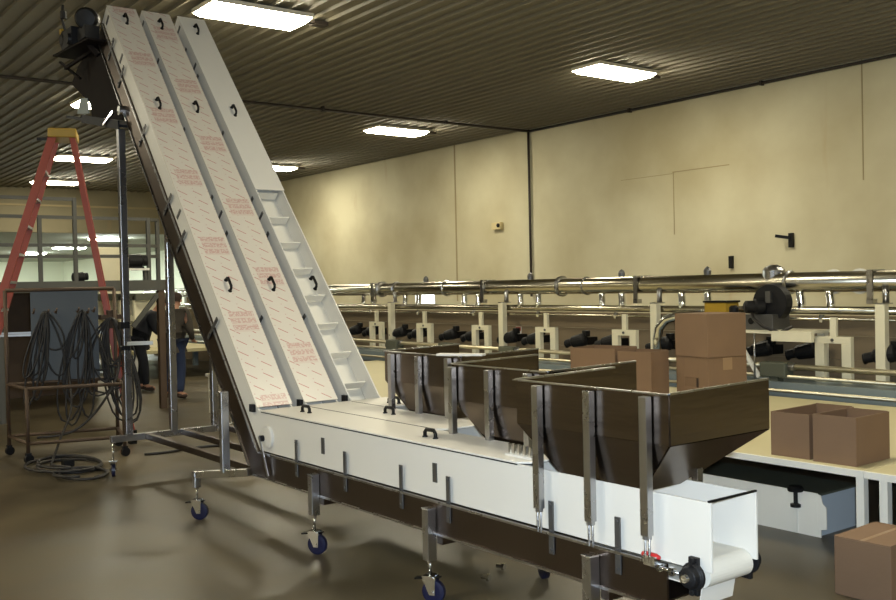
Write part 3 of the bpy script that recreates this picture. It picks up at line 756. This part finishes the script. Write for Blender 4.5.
for k in range(5):
    MB().box(-22.8+k*.85, -22.7+k*.85, 6.7, 7.4, .56, 1.62).build('upright', M['creampaint'], t)
MB().box(-22.9, -19.2, 6.7, 7.4, 1.52, 1.66).build('top_beam', M['greybox'], t)
MB().box(-22.9, -19.2, 6.75, 6.85, 1.1, 1.2).build('cross_beam', M['creampaint'], t)
MB().box(-22.9, -19.2, 7.3, 7.36, .6, 1.5).build('back_panel', M['whitepaint'], t)

# ------------------------------------------------------------------ two people in the background
def grow(name, joints, edges, radii, m, parent, levels=1):
    me = bpy.data.meshes.new(name+'_skeleton')
    keys = list(joints); idx = {k: i for i, k in enumerate(keys)}
    me.from_pydata([joints[k] for k in keys], [(idx[a], idx[b_]) for a, b_ in edges], [])
    o = bpy.data.objects.new(name, me); COL.objects.link(o)
    sk = o.modifiers.new('skin', 'SKIN'); ss = o.modifiers.new('subsurf', 'SUBSURF'); ss.levels = levels; ss.render_levels = levels
    for i, k in enumerate(keys):
        d = me.skin_vertices[0].data[i]; r = radii[k]
        d.radius = r if isinstance(r, tuple) else (r, r)
    me.skin_vertices[0].data[0].use_root = True
    dg = bpy.context.evaluated_depsgraph_get(); dg.update()
    nm = bpy.data.meshes.new_from_object(o.evaluated_get(dg))
    bpy.data.objects.remove(o); nm.name = name
    nm.materials.clear(); nm.materials.append(m)
    for p in nm.polygons: p.use_smooth = True
    o = bpy.data.objects.new(name, nm); COL.objects.link(o); o.parent = parent
    return o

def person(loc, face, J, label, top_m, leg_m, hair_m):
    """J: joints in local axes (x = facing, y = left, z up)"""
    t = thing('person', loc, label, 'person'); t.rotation_euler = (0, 0, face)
    E_ = [('pelvis','waist'),('waist','chest'),('chest','neck'),('neck','skull'),('skull','crown')]
    R_ = dict(pelvis=(.125,.1), waist=(.115,.09), chest=(.13,.095), neck=.052, skull=.092, crown=.06)
    for s in 'lr':
        E_ += [('pelvis',s+'hip'),(s+'hip',s+'knee'),(s+'knee',s+'ankle'),(s+'ankle',s+'toe'),('chest',s+'shoulder'),(s+'shoulder',s+'elbow'),(s+'elbow',s+'wrist'),(s+'wrist',s+'palm')]
        R_.update({s+'hip': .085, s+'knee': .06, s+'ankle': .045, s+'toe': .035, s+'shoulder': .05, s+'elbow': .042, s+'wrist': .03, s+'palm': (.04,.022)})
        w = Vector(J[s+'wrist']); p = Vector(J[s+'palm']); d = (p-w).normalized(); sd = d.cross(Vector((1,.2,.3))).normalized(); bend = sd.cross(d)
        for k, (off, ln) in enumerate(((-.03,.07),(-.01,.085),(.01,.08),(.03,.06))):
            J[f'{s}f{k}a'] = tuple(p+d*.03+sd*off); J[f'{s}f{k}b'] = tuple(p+d*(.03+ln*.6)+sd*off*1.1+bend*.012); J[f'{s}f{k}c'] = tuple(p+d*(.03+ln)+sd*off*1.1+bend*.03)
            E_ += [(s+'palm', f'{s}f{k}a'), (f'{s}f{k}a', f'{s}f{k}b'), (f'{s}f{k}b', f'{s}f{k}c')]
            R_.update({f'{s}f{k}a': .01, f'{s}f{k}b': .009, f'{s}f{k}c': .007})
        J[s+'ta'] = tuple(w+d*.03-sd*.045); J[s+'tb'] = tuple(w+d*.07-sd*.065); E_ += [(s+'wrist', s+'ta'), (s+'ta', s+'tb')]; R_.update({s+'ta': .012, s+'tb': .009})
    body = grow('body', J, E_, R_, M['skin'], t)
    sk = Vector(J['skull']); nk = Vector(J['neck']); hu = (Vector(J['crown'])-nk).normalized(); fx = Vector((1,0,0)); fx = (fx-hu*fx.dot(hu)).normalized(); ly = hu.cross(fx)
    fc = MB()      # nose, ears, brow and mouth
    fc.lathe(sk+fx*.085-hu*.005, fx+hu*-.35, [(0,.016),(.02,.012),(.03,.004)], 8)
    for s in (-1, 1): fc.lathe(sk+ly*(s*.088)-hu*.0, ly*s, [(0,.026),(.012,.024),(.018,.01)], 10)
    fc.build('face_features', M['skin'], t, origin=(0,0,0)).location = (0,0,0)
    ey = MB()
    for s in (-1, 1): ey.lathe(sk+fx*.084+ly*(s*.033)+hu*.02, fx, [(0,.011),(.005,.009)], 8)
    ey.build('eyes', M['black'], t, origin=(0,0,0)).location = (0,0,0)
    MB().bar(sk+fx*.086-hu*.045-ly*.024, sk+fx*.086-hu*.045+ly*.024, .008, .008).build('mouth', M['signred'], t, origin=(0,0,0)).location = (0,0,0)
    h = MB()
    bmh = bmesh.new(); bmesh.ops.create_uvsphere(bmh, u_segments=20, v_segments=12, radius=1)
    vs_ = []; keep = []
    bmh.verts.ensure_lookup_table()
    rot = Matrix((fx, ly, hu)).transposed()
    for v in bmh.verts: vs_.append(sk+hu*.03-fx*.012+rot @ Vector((v.co.x*.106, v.co.y*.102, v.co.z*.108)))
    fcs = [tuple(v.index for v in f_.verts) for f_ in bmh.faces if not (f_.calc_center_median().x > .35 and f_.calc_center_median().z < .35) and f_.calc_center_median().z > -.55]
    h.add(vs_, fcs, True); bmh.free()
    h.build('hair', hair_m, t, origin=(0,0,0)).location = (0,0,0)
    # clothes
    tj = ['pelvis','waist','chest']; eT = [('pelvis','waist'),('waist','chest')]; rT = dict(pelvis=(.172,.145), waist=(.168,.138), chest=(.188,.145))
    Jt = {k: J[k] for k in tj}
    Jt['collar'] = tuple(Vector(J['chest']).lerp(Vector(J['neck']), .75)); eT.append(('chest','collar')); rT['collar'] = .1
    for s in 'lr':
        Jt[s+'s'] = J[s+'shoulder']; Jt[s+'e'] = J[s+'elbow']; Jt[s+'w'] = tuple(Vector(J[s+'elbow']).lerp(Vector(J[s+'wrist']), .92))
        eT += [('chest', s+'s'), (s+'s', s+'e'), (s+'e', s+'w')]; rT.update({s+'s': .11, s+'e': .06, s+'w': .044})
    Jt['hem'] = tuple(Vector(J['pelvis'])-Vector((0,0,.1))); eT.append(('pelvis','hem')); rT['hem'] = (.17,.14)
    grow('jacket', Jt, eT, rT, top_m, t)
    Jl = {'pelvis': J['pelvis']}; eL = []; rL = dict(pelvis=(.165,.135))
    for s in 'lr':
        Jl[s+'h'] = J[s+'hip']; Jl[s+'k'] = J[s+'knee']; Jl[s+'a'] = J[s+'ankle']
        eL += [('pelvis', s+'h'), (s+'h', s+'k'), (s+'k', s+'a')]; rL.update({s+'h': .112, s+'k': .082, s+'a': .07})
    grow('trousers', Jl, eL, rL, leg_m, t)
    for s in 'lr':
        a = Vector(J[s+'ankle']); b_ = Vector(J[s+'toe'])
        grow('boot', dict(a=tuple(a), h=(a.x-.03, a.y, .05), t=(b_.x, b_.y, .045)), [('a','h'),('h','t')], dict(a=.06, h=.055, t=.048), M['shoe'], t)
    return t
JA = dict(pelvis=(0,0,.88), waist=(.06,0,1.02), chest=(.2,0,1.22), neck=(.31,0,1.37), skull=(.4,0,1.47), crown=(.45,0,1.55),
          lhip=(0,.09,.84), lknee=(.05,.11,.46), lankle=(-.02,.12,.09), ltoe=(.14,.13,.045), rhip=(0,-.09,.84), rknee=(.1,-.11,.47), rankle=(.12,-.14,.09), rtoe=(.28,-.16,.045),
          lshoulder=(.24,.19,1.27), lelbow=(.3,.24,1.02), lwrist=(.5,.16,.9), lpalm=(.58,.14,.88), rshoulder=(.24,-.19,1.27), relbow=(.32,-.22,1.01), rwrist=(.54,-.14,.92), rpalm=(.62,-.12,.9))
JB = dict(pelvis=(0,0,.89), waist=(.0,0,1.03), chest=(.04,0,1.26), neck=(.07,0,1.43), skull=(.1,0,1.54), crown=(.11,0,1.63),
          lhip=(0,.09,.85), lknee=(.04,.11,.47), lankle=(.0,.12,.09), ltoe=(.16,.14,.045), rhip=(0,-.09,.85), rknee=(.05,-.1,.47), rankle=(-.04,-.12,.09), rtoe=(.12,-.14,.045),
          lshoulder=(.05,.2,1.33), lelbow=(.04,.27,1.06), lwrist=(.2,.22,.88), lpalm=(.27,.2,.84), rshoulder=(.05,-.2,1.33), relbow=(.05,-.28,1.06), rwrist=(.24,-.2,.92), rpalm=(.31,-.17,.89))
person((-16.4, 5.75, 0), math.radians(62), JA, 'person in a dark jacket bending forward over work, seen between two steel posts', M['jacket'], M['trousers'], M['hair'])
person((-14.75, 5.72, 0), math.radians(125), JB, 'person in a grey-brown top and blue jeans half hidden behind a steel post', M['shirt'], M['jeans'], M['hair'])

# ------------------------------------------------------------------ cream topped tables
ZTB = .54
def table(x0, x1, legs, label, stretch=None):
    t = thing('work_table', ((x0+x1)/2, 6.8, 0), label, 'table', 'cream topped tables')
    MB().box(x0, x1, 5.43, 8.25, ZTB-.012, ZTB).build('table_top', M['cream'], t, .003)
    ap = MB().box(x0, x1, 5.41, 5.46, ZTB-.042, ZTB-.002)
    ap.build('apron', M['whitepaint'], t)
    MB().box(x0, x1, 8.2, 8.25, ZTB-.08, ZTB-.012).build('apron', M['whitepaint'], t)
    for x in legs:
        for y in (5.42, 8.2): MB().box(x-.025, x+.025, y, y+.05, 0, ZTB-.04).build('leg', M['whitepaint'], t)
    if stretch: MB().box(stretch[0], stretch[1], 5.42, 5.46, .16, .22).build('stretcher', M['whitepaint'], t)
    return t
table(-12.8, -3.112, (-12.7, -9.6, -6.4, -3.138), 'long cream topped table carrying six cardboard boxes behind the hoppers')
table(-3.106, .8, (-2.992, .7), 'cream topped table at the right edge, touching the long table', (-3.11, -2.97))
# white trough under the table
t = thing('sheet_metal_trough', (-4.6, 6, 0), 'long white sheet metal trough on the floor under the table', 'trough')
MB().box(-6.2, -3.6, 5.70, 5.712, 0, .285).build('front_panel', M['whitepaint'], t)
MB().box(-6.2, -3.6, 5.712, 6.2, .262, .276).build('top_panel', M['greybox'], t)
MB().box(-3.612, -3.6, 5.712, 6.2, .0, .262).build('end_panel', M['troughend'], t)
MB().box(-6.2, -3.6, 6.19, 6.2, 0, .262).build('rear_panel', M['whitepaint'], t)
MB().prism([(-3.6, 5.702, .0), (-3.575, 5.702, .0), (-3.575, 5.702, .05), (-3.535, 5.702, .06), (-3.535, 5.702, .2), (-3.56, 5.702, .22), (-3.575, 5.702, .275), (-3.6, 5.702, .28)], (0, .008, 0)).build('end_flange', M['whitepaint'], t)
kn = MB().lathe((-3.75, 5.69, .175), (0,0,1), [(0,.035),(.02,.035),(.025,.014),(.1,.014),(.105,.05),(.125,.055),(.14,.04)], 18).build('clamp_knob', M['black'], t)
MB().box(-3.765, -3.74, 5.69, 5.7, 0.01, .2).build('clamp_strap', M['whitepaint'], t)

# ------------------------------------------------------------------ cardboard boxes
def carton(x, y, z, w, d, h, rot, label, top='open', flaps=False, hole=False, tape=False):
    """x, y: near left corner; rot: turn about it"""
    t = thing('cardboard_box', (x, y, z), label, 'box', 'brown cardboard boxes')
    T = Matrix.Translation((x, y, z)) @ Matrix.Rotation(rot, 4, 'Z')
    b_ = MB(); k = .006
    if top == 'open':
        b_.box(0, w, 0, k, 0, h, T).box(0, w, d-k, d, 0, h, T).box(0, k, k, d-k, 0, h, T).box(w-k, w, k, d-k, 0, h, T).box(k, w-k, k, d-k, 0, k, T)
        b_.build('carton', M['card'], t)
        # inner flaps folded down along the walls
        MB().box(k+.001, w-k-.001, d-k-.005, d-k-.001, h*.45, h+.004, T).build('flap', M['cardin'], t)
        MB().box(k+.001, k+.005, k+.01, d-k-.01, h*.5, h-.002, T).build('flap', M['cardin'], t)
    else:
        if hole:
            hx0, hx1, hz0, hz1 = w*.27, w*.7, h*.34, h*.54
            b_.box(0, hx0, 0, k, 0, h, T).box(hx1, w, 0, k, 0, h, T).box(hx0, hx1, 0, k, 0, hz0, T).box(hx0, hx1, 0, k, hz1, h, T)
            b_.box(0, w, d-k, d, 0, h, T).box(0, k, k, d-k, 0, h, T).box(w-k, w, k, d-k, 0, h, T).box(k, w-k, k, d-k, 0, k, T).box(k, w-k, k, d-k, h-k, h, T)
            MB().box(hx0, hx1-.03, k*.4, k*.8, hz0, hz1, T).build('hand_hole_flap', M['cardin'], t)
        else: b_.box(0, w, 0, d, 0, h-.004, T)
        b_.build('carton', M['card'], t, .004)
        f1 = MB().box(0, w, 0, d/2-.002, h-.004, h, T); f2 = MB().box(0, w, d/2+.002, d, h-.004, h, T)
        if top == 'cross':
            f1 = MB().box(0, w/2-.002, 0, d, h-.004, h, T); f2 = MB().box(w/2+.002, w, 0, d, h-.004, h, T)
        f1.build('flap', M['card'], t); f2.build('flap', M['card'], t)
        if tape: MB().box(w*.46, w*.54, 0, d, h, h+.001, T).build('tape', M['tape'], t)
    if hole:
        MB().box(w, w+.001, d*.38, d*.62, h*.72, h-.006, T).build('tape', M['tape'], t)
    return t
carton(-3.80, 5.50, ZTB, .275, .55, .285, .03, 'open cardboard box on the table, left one of the front pair')
carton(-3.485, 5.485, ZTB, .285, .41, .298, .03, 'open cardboard box at the table corner, right one of the front pair')
sx, sy = -6.14, 7.38; sr = -.19
carton(sx, sy, ZTB, .45, .47, .43, sr, 'lower cardboard box of the stack of two, with a hand hole', 'closed', hole=True)
carton(sx+.0, sy-.01, ZTB+.431, .455, .47, .405, sr+.0, 'upper closed cardboard box on top of the stack', 'closed')
carton(-7.19, 6.99, ZTB, .52, .45, .485, .22, 'open cardboard box behind the nearest hopper, left one next to another', flaps=True)
carton(-6.655, 7.115, ZTB, .37, .36, .465, .22, 'open cardboard box behind the nearest hopper, standing left of the box stack')
carton(-2.9, 4.745, 0, .31, .44, .313, .03, 'closed cardboard box on the floor at the lower right corner', 'cross', tape=True)

# ------------------------------------------------------------------ air manifold machine along the wall
YM = 9.2
XM0, XM1 = -25.5, .6
US = [-18.0, -16.6, -15.2, -13.79, -12.4, -10.99, -9.6, -8.19, -6.8, -5.404, -4.0, -2.6]
t = thing('air_manifold_pipe', (-12, YM, 1.645), 'big shiny steel pipe running the whole length of the machine', 'pipe')
MB().path([(XM0, YM, 1.645), (XM1, YM, 1.645)], .105, 24).build('pipe', M['chrome'], t)
for x, r, w in ((-14.06, .135, .05), (-13.6, .125, .03), (-12.2, .128, .035), (-9.6, .14, .05), (-9.125, .122, .03), (-6.09, .13, .04), (-16.8, .128, .04), (-3.6, .128, .04)):
    MB().lathe((x-w/2, YM, 1.645), (1,0,0), [(0,r-.012),(.008,r),(w-.008,r),(w,r-.012)], 24).build('flange', M['tube'], t)
for k, u in enumerate(US):
    x9 = u*1.034
    for dx in (-.36, -.02) if k % 2 else (-.5, -.12):
        x = x9+dx
        MB().path([(x-.02, YM, 1.57), (x-.015, YM-.01, 1.52), (x+.0, YM-.02, 1.47), (x+.02, YM-.04, 1.42), (x+.03, YM-.06, 1.34)], .045, 12).build('elbow', M['galv'], t)
    if k % 2 == 1:
        xs = (u+.48)*1.034
for x in (-11.18, -8.17, -5.12, -14.2, -17.2):
    MB().box(x-.03, x+.03, YM-.13, YM-.11, 1.46, 1.74).box(x-.03, x+.03, YM-.13, YM+.12, 1.74, 1.76).box(x-.035, x+.035, YM-.13, YM-.05, 1.42, 1.47).build('bracket', M['tube'], t)
for x in (-10.35, -8.6, -7.25, -12.9): MB().lathe((x, YM+.1, 1.7), (0,0,1), [(0,.04),(.1,.045),(.13,.03),(.15,.005)], 12).build('vent_cap', M['dullsteel'], t)
MB().lathe((-6.3, YM+.02, 1.64), (0,0,1), [(0,.12),(.14,.12),(.17,.1),(.2,.04)], 20).build('tee_cap', M['tube'], t)
for x in (-5.62, -5.33): MB().lathe((x, YM+.07, 1.645), (0,-1,0), [(0,.13),(.02,.13)], 20).build('end_disc', M['whitepaint'], t)
t = thing('air_header_pipe', (-12, YM-.06, 1.34), 'thinner steel pipe running just below the big shiny pipe', 'pipe')
MB().path([(XM0, YM-.06, 1.35), (XM1, YM-.06, 1.35)], .042, 14).build('pipe', M['chrome'], t)
MB().path([(XM0, YM-.1, 1.262), (XM1, YM-.1, 1.262)], .016, 8).build('tube', M['chrome'], t)
for u in US: MB().lathe((u*1.03-.1, YM-.08, 1.3), (0,-.3,-1), [(0,.03),(.05,.035),(.08,.02)], 10).build('fitting', M['galv'], t)
# brown back panel
t = thing('machine_back_panel', (-12, 9.4, 0), 'long brown panel wall of the machine behind the black motors', 'panel')
for z0, z1 in ((.5, .83), (.834, 1.08), (1.084, 1.29)): MB().box(XM0, XM1, 9.3, 9.34, z0, z1).build('board', M['brownpanel'], t)
MB().box(XM0, XM1, 9.34, 9.42, 0, .5).build('plinth', M['brownpanel'], t)
for x in (-10.62, -7.35): 
    MB().box(x-.06, x+.06, 9.29, 9.3, .95, 1.07).build('warning_sign', M['signwhite'], t); MB().box(x-.055, x+.055, 9.288, 9.29, 1.01, 1.065).build('warning_band', M['signred'], t)
for x in (-24, -17, -10, -3): MB().box(x-.05, x+.05, 9.15, 9.25, 0, .5).build('foot', M['bluegrey'], t)
# blue grey base beam that carries the frames
t = thing('machine_base_beam', (-12, 8.7, 0), 'long blue-grey beam at the foot of the machine behind the table', 'beam')
MB().box(XM0, XM1, 8.48, 9.08, .56, .64).build('beam', M['bluegrey'], t)
MB().box(XM0, XM1, 8.42, 8.48, .5, .66).build('front_flange', M['bluegrey'], t)
for x in (-25, -21, -16.5, -12, -8, -4, 0): MB().box(x-.05, x+.05, 8.6, 8.7, 0, .56).build('leg', M['bluegrey'], t)
# white U frames
t = None
ULAB = 'white inverted U frame of the machine, %s'
unames = {-13.79: 'seen between the ramp and the farthest hopper', -12.4: 'seen above the left corner of the farthest hopper', -10.99: 'seen just left of the second tall post', -9.6: 'seen left of the open boxes behind the hopper', -8.19: 'seen right above the open boxes behind the hopper', -6.8: 'mostly hidden behind the box stack', -5.404: 'at the right, beside the blower table'}
proto = None
for u in US:
    lb = ULAB % unames.get(u, 'hidden behind the ramp' if u < -13.8 else 'outside the frame on the right')
    if proto is None:
        proto = thing('bracket_frame', (u, 8.9, .64), lb, 'frame', 'white U frames of the machine')
        for s in (-1, 1): MB().box(u+s*.145-.05, u+s*.145+.05, 8.87, 8.93, .64, 1.03).build('leg', M['creampaint'], proto, .003)
        MB().box(u-.195, u+.195, 8.87, 8.93, 1.03, 1.1).build('crossbar', M['creampaint'], proto, .003)
        MB().box(u-.035, u+.035, 8.88, 8.92, 1.1, 1.29).build('stem', M['creampaint'], proto, .003)
        MB().lathe((u, 8.87, 1.065), (0,-1,0), [(0,.016),(.012,.016)], 8).build('bolt', M['dullsteel'], proto)
    else: dup(proto, (u, 8.9, .64), lb)
# tall white posts under the pipe
pl = {-13.32: 'beside the upper right of the ramp', -10.5: 'behind the middle hopper', -7.71: 'between the open boxes and the box stack', -4.92: 'at the right edge of the photo', -16.1: 'hidden behind the ramp', -2.1: 'outside the frame on the right'}
for x, l in pl.items():
    t = thing('pipe_post', (x, 8.86, .64), 'tall white post holding up the big pipe, '+l, 'post', 'tall white posts of the machine')
    xp = x*1.018+.04
    MB().box(xp-.05, xp+.05, 8.98, 9.06, .64, 1.42).build('post', M['creampaint'], t, .004)
    MB().box(xp-.05, xp+.05, 8.98, 9.14, 1.42, 1.432).tube((xp, 9.1, 1.43), (xp, 9.1, 1.6), .032, 12).build('bracket', M['tube'], t)
# black motors beside each frame
proto = None; k = 0
for u in US:
    for s, dx in ((1, .4), (-1, -.46)):
        side = 'right' if s > 0 else 'left'
        lb = 'black motor %s of U frame %s' % (side, unames.get(u, 'hidden behind the ramp' if u < -13.8 else 'outside the frame'))
        loc = (u+dx, 9.12, .9)
        if proto is None:
            x = loc[0]
            proto = thing('blower_motor', loc, lb, 'motor', 'black motors of the machine')
            MB().lathe((x+.14, 9.1, .95), (-1,-.25,-.22), [(0,.05),(.02,.085),(.06,.088),(.2,.075),(.23,.05),(.3,.05),(.32,.03)], 16).build('housing', M['blackmetal'], proto)
            MB().cbox((x+.12, 9.12, 1.02), (.08, .08, .08)).build('terminal_box', M['black'], proto, .01)
            MB().cbox((x+.1, 9.22, .92), (.1, .18, .1)).build('mount', M['black'], proto)
            MB().lathe((x-.12, 9.04, .885), (-1,-.25,-.22), [(0,.035),(.03,.055),(.045,.055),(.05,.03)], 12).build('knob', M['black'], proto)
        else: dup(proto, loc, lb)
# rods and junction boxes in front
YF = 8.62
rods = [((XM0, YF, .80), (-6.05, YF, .80), .028, 'upper steel rod, long run to the left of the blower table'), ((-5.7, YF, .80), (XM1, YF, .80), .028, 'upper steel rod at the right, running past the U frame'),
        ((XM0, YF-.02, .70), (XM1, YF-.02, .70), .02, 'lower thin steel rod along the machine front'), ((XM0, 8.36, .585), (XM1, 8.36, .585), .018, 'lowest steel rod lying close above the cream table top')]
for a, b_, r, l in rods:
    tag(MB().path([a, b_], r, 12).build('steel_rod', M['rod'], origin=a), l, 'rod', 'steel rods along the machine')
for x, l in ((-14.3, 'hidden behind the ramp edge'), (-12.85, 'above the farthest hopper'), (-11.44, 'above the white plastic strip'), (-10.05, 'above the middle hopper'), (-5.88, 'under the blower table')):
    t = thing('junction_box', (x, YF, .66), 'grey-green box clamped on the steel rods, '+l, 'box', 'grey-green boxes on the rods')
    MB().cbox((x, YF, .765), (.3, .15, .15)).build('enclosure', M['greybox'], t, .012)
    MB().cbox((x, YF, .665), (.1, .1, .05)).build('foot', M['greybox'], t)
    MB().lathe((x+.15, YF, .80), (1,0,0), [(0,.04),(.06,.04),(.07,.03)], 12).build('collar', M['tube'], t)

# blower table, blower and bits on it
t = thing('blower_table', (-6, 8.75, 0), 'white table with a diagonal strut carrying the blower', 'table')
ZB2 = 1.16
MB().box(-6.75, -5.55, 8.55, 9.08, ZB2-.03, ZB2).build('table_top', M['creampaint'], t)
MB().box(-5.85, -5.4, 8.5, 8.55, ZB2-.1, ZB2-.0).build('apron', M['creampaint'], t)
MB().bar((-6.35, 8.56, ZB2-.03), (-6.04, 8.56, .68), .03, .04).build('strut', M['whitepaint'], t)
MB().tube((-6.08, 8.54, ZB2-.03), (-6.08, 8.54, .67), .01, 8).build('tie_rod', M['tube'], t)
for x in (-6.7, -5.6): MB().box(x-.04, x+.04, 8.98, 9.06, .645, ZB2-.03).build('leg', M['creampaint'], t)
t = thing('blower', (-6.1, 8.8, ZB2), 'black round blower with motor and grey base under the big pipe', 'blower')
bb = (-6.06, 8.86)
MB().box(-6.36, -5.94, 8.66, 8.96, ZB2, ZB2+.16).build('base', M['dullsteel'], t, .006)
MB().lathe((-6.2, 8.655, ZB2+.09), (0,1,0), [(0,.035),(.02,.035)], 14).build('port', M['black'], t)
MB().lathe((-6.04, 8.78, 1.44), (-.1,1,0), [(-.04,.1),(-.03,.19),(.08,.2),(.09,.18)], 28).build('fan_housing', M['blackmetal'], t)
MB().lathe((-6.1, 8.76, 1.4), (-.6,-.8,0), [(0,.06),(.02,.085),(.1,.085),(.12,.065),(.2,.065),(.22,.04)], 18).build('motor', M['blackmetal'], t)
MB().cbox((-6.03, 8.73, 1.5), (.06, .04, .12)).build('label_plate', M['dullsteel'], t)
MB().path([(-6.2, 8.66, 1.36), (-6.1, 8.56, 1.28), (-5.95, 8.52, 1.2), (-5.82, 8.6, 1.14), (-5.74, 8.7, 1.2)], .018, 8).build('cable', M['rubber'], t)
t = thing('yellow_case', (-6.6, 8.8, ZB2), 'yellow case with a dark lid standing on a black tray beside the blower', 'case')
MB().box(-6.85, -6.56, 8.72, 8.95, ZB2+.13, ZB2+.28).build('case_body', M['yellow'], t, .01)
MB().box(-6.86, -6.55, 8.71, 8.96, ZB2+.28, ZB2+.3).build('lid', M['black'], t)
MB().box(-6.86, -6.42, 8.66, 8.97, ZB2, ZB2+.13).build('tray', M['black'], t)
MB().lathe((-6.48, 8.75, ZB2+.13), (0,0,1), [(0,.05),(.1,.05),(.12,.03)], 12).build('socket', M['black'], t)
# curved duct behind the stack
t = tag(MB().path([(-7.75, 8.98, .7), (-7.75, 8.98, 1.0), (-7.72, 8.98, 1.13), (-7.6, 8.98, 1.24), (-7.42, 8.98, 1.28), (-7.0, 8.98, 1.29)], .055, 14).build('curved_duct', M['galv'], origin=(-7.75, 8.98, .7)), 'shiny curved duct bending down beside the box stack', 'duct')
MB().lathe((-7.75, 8.98, .64), (0,0,1), [(0,.07),(.06,.07)], 14).build('duct_foot', M['tube'], t)

# ------------------------------------------------------------------ camera, flash, world
Mx = [[0.6028460671943731, 0.7975632477183308, -0.02166760617295395], [-0.0004760165003196738, -0.02679769632432422, -0.999640763914718], [-0.7978573761497533, 0.6026398172712271, -0.015775232573025485]]
cam = bpy.data.cameras.new('camera'); cam.sensor_width = 36; cam.lens = 970*36/896; cam.clip_end = 200
co = bpy.data.objects.new('camera', cam); COL.objects.link(co)
r, d, f = Vector(Mx[0]), Vector(Mx[1]), Vector(Mx[2])
W = Matrix((r, -d, -f)).transposed().to_4x4(); W.translation = Vector((0, 0, 1.7)); co.matrix_world = W
scn.camera = co
fl = bpy.data.lights.new('camera_flash', 'AREA'); fl.energy = 120; fl.size = .06; fl.color = (.74, .87, 1)
fo = bpy.data.objects.new('camera_flash', fl); COL.objects.link(fo)
W2 = W.copy(); W2.translation = Vector((.03, .05, 1.78)); fo.matrix_world = W2
wd = bpy.data.worlds.new('world'); scn.world = wd; wd.use_nodes = True
wd.node_tree.nodes['Background'].inputs[0].default_value = (.9, .8, .6, 1); wd.node_tree.nodes['Background'].inputs[1].default_value = .05
vs_ = scn.view_settings
vs_.view_transform = 'Standard'; vs_.look = 'None'; vs_.exposure = 1.15; vs_.gamma = 1; vs_.use_curve_mapping = False
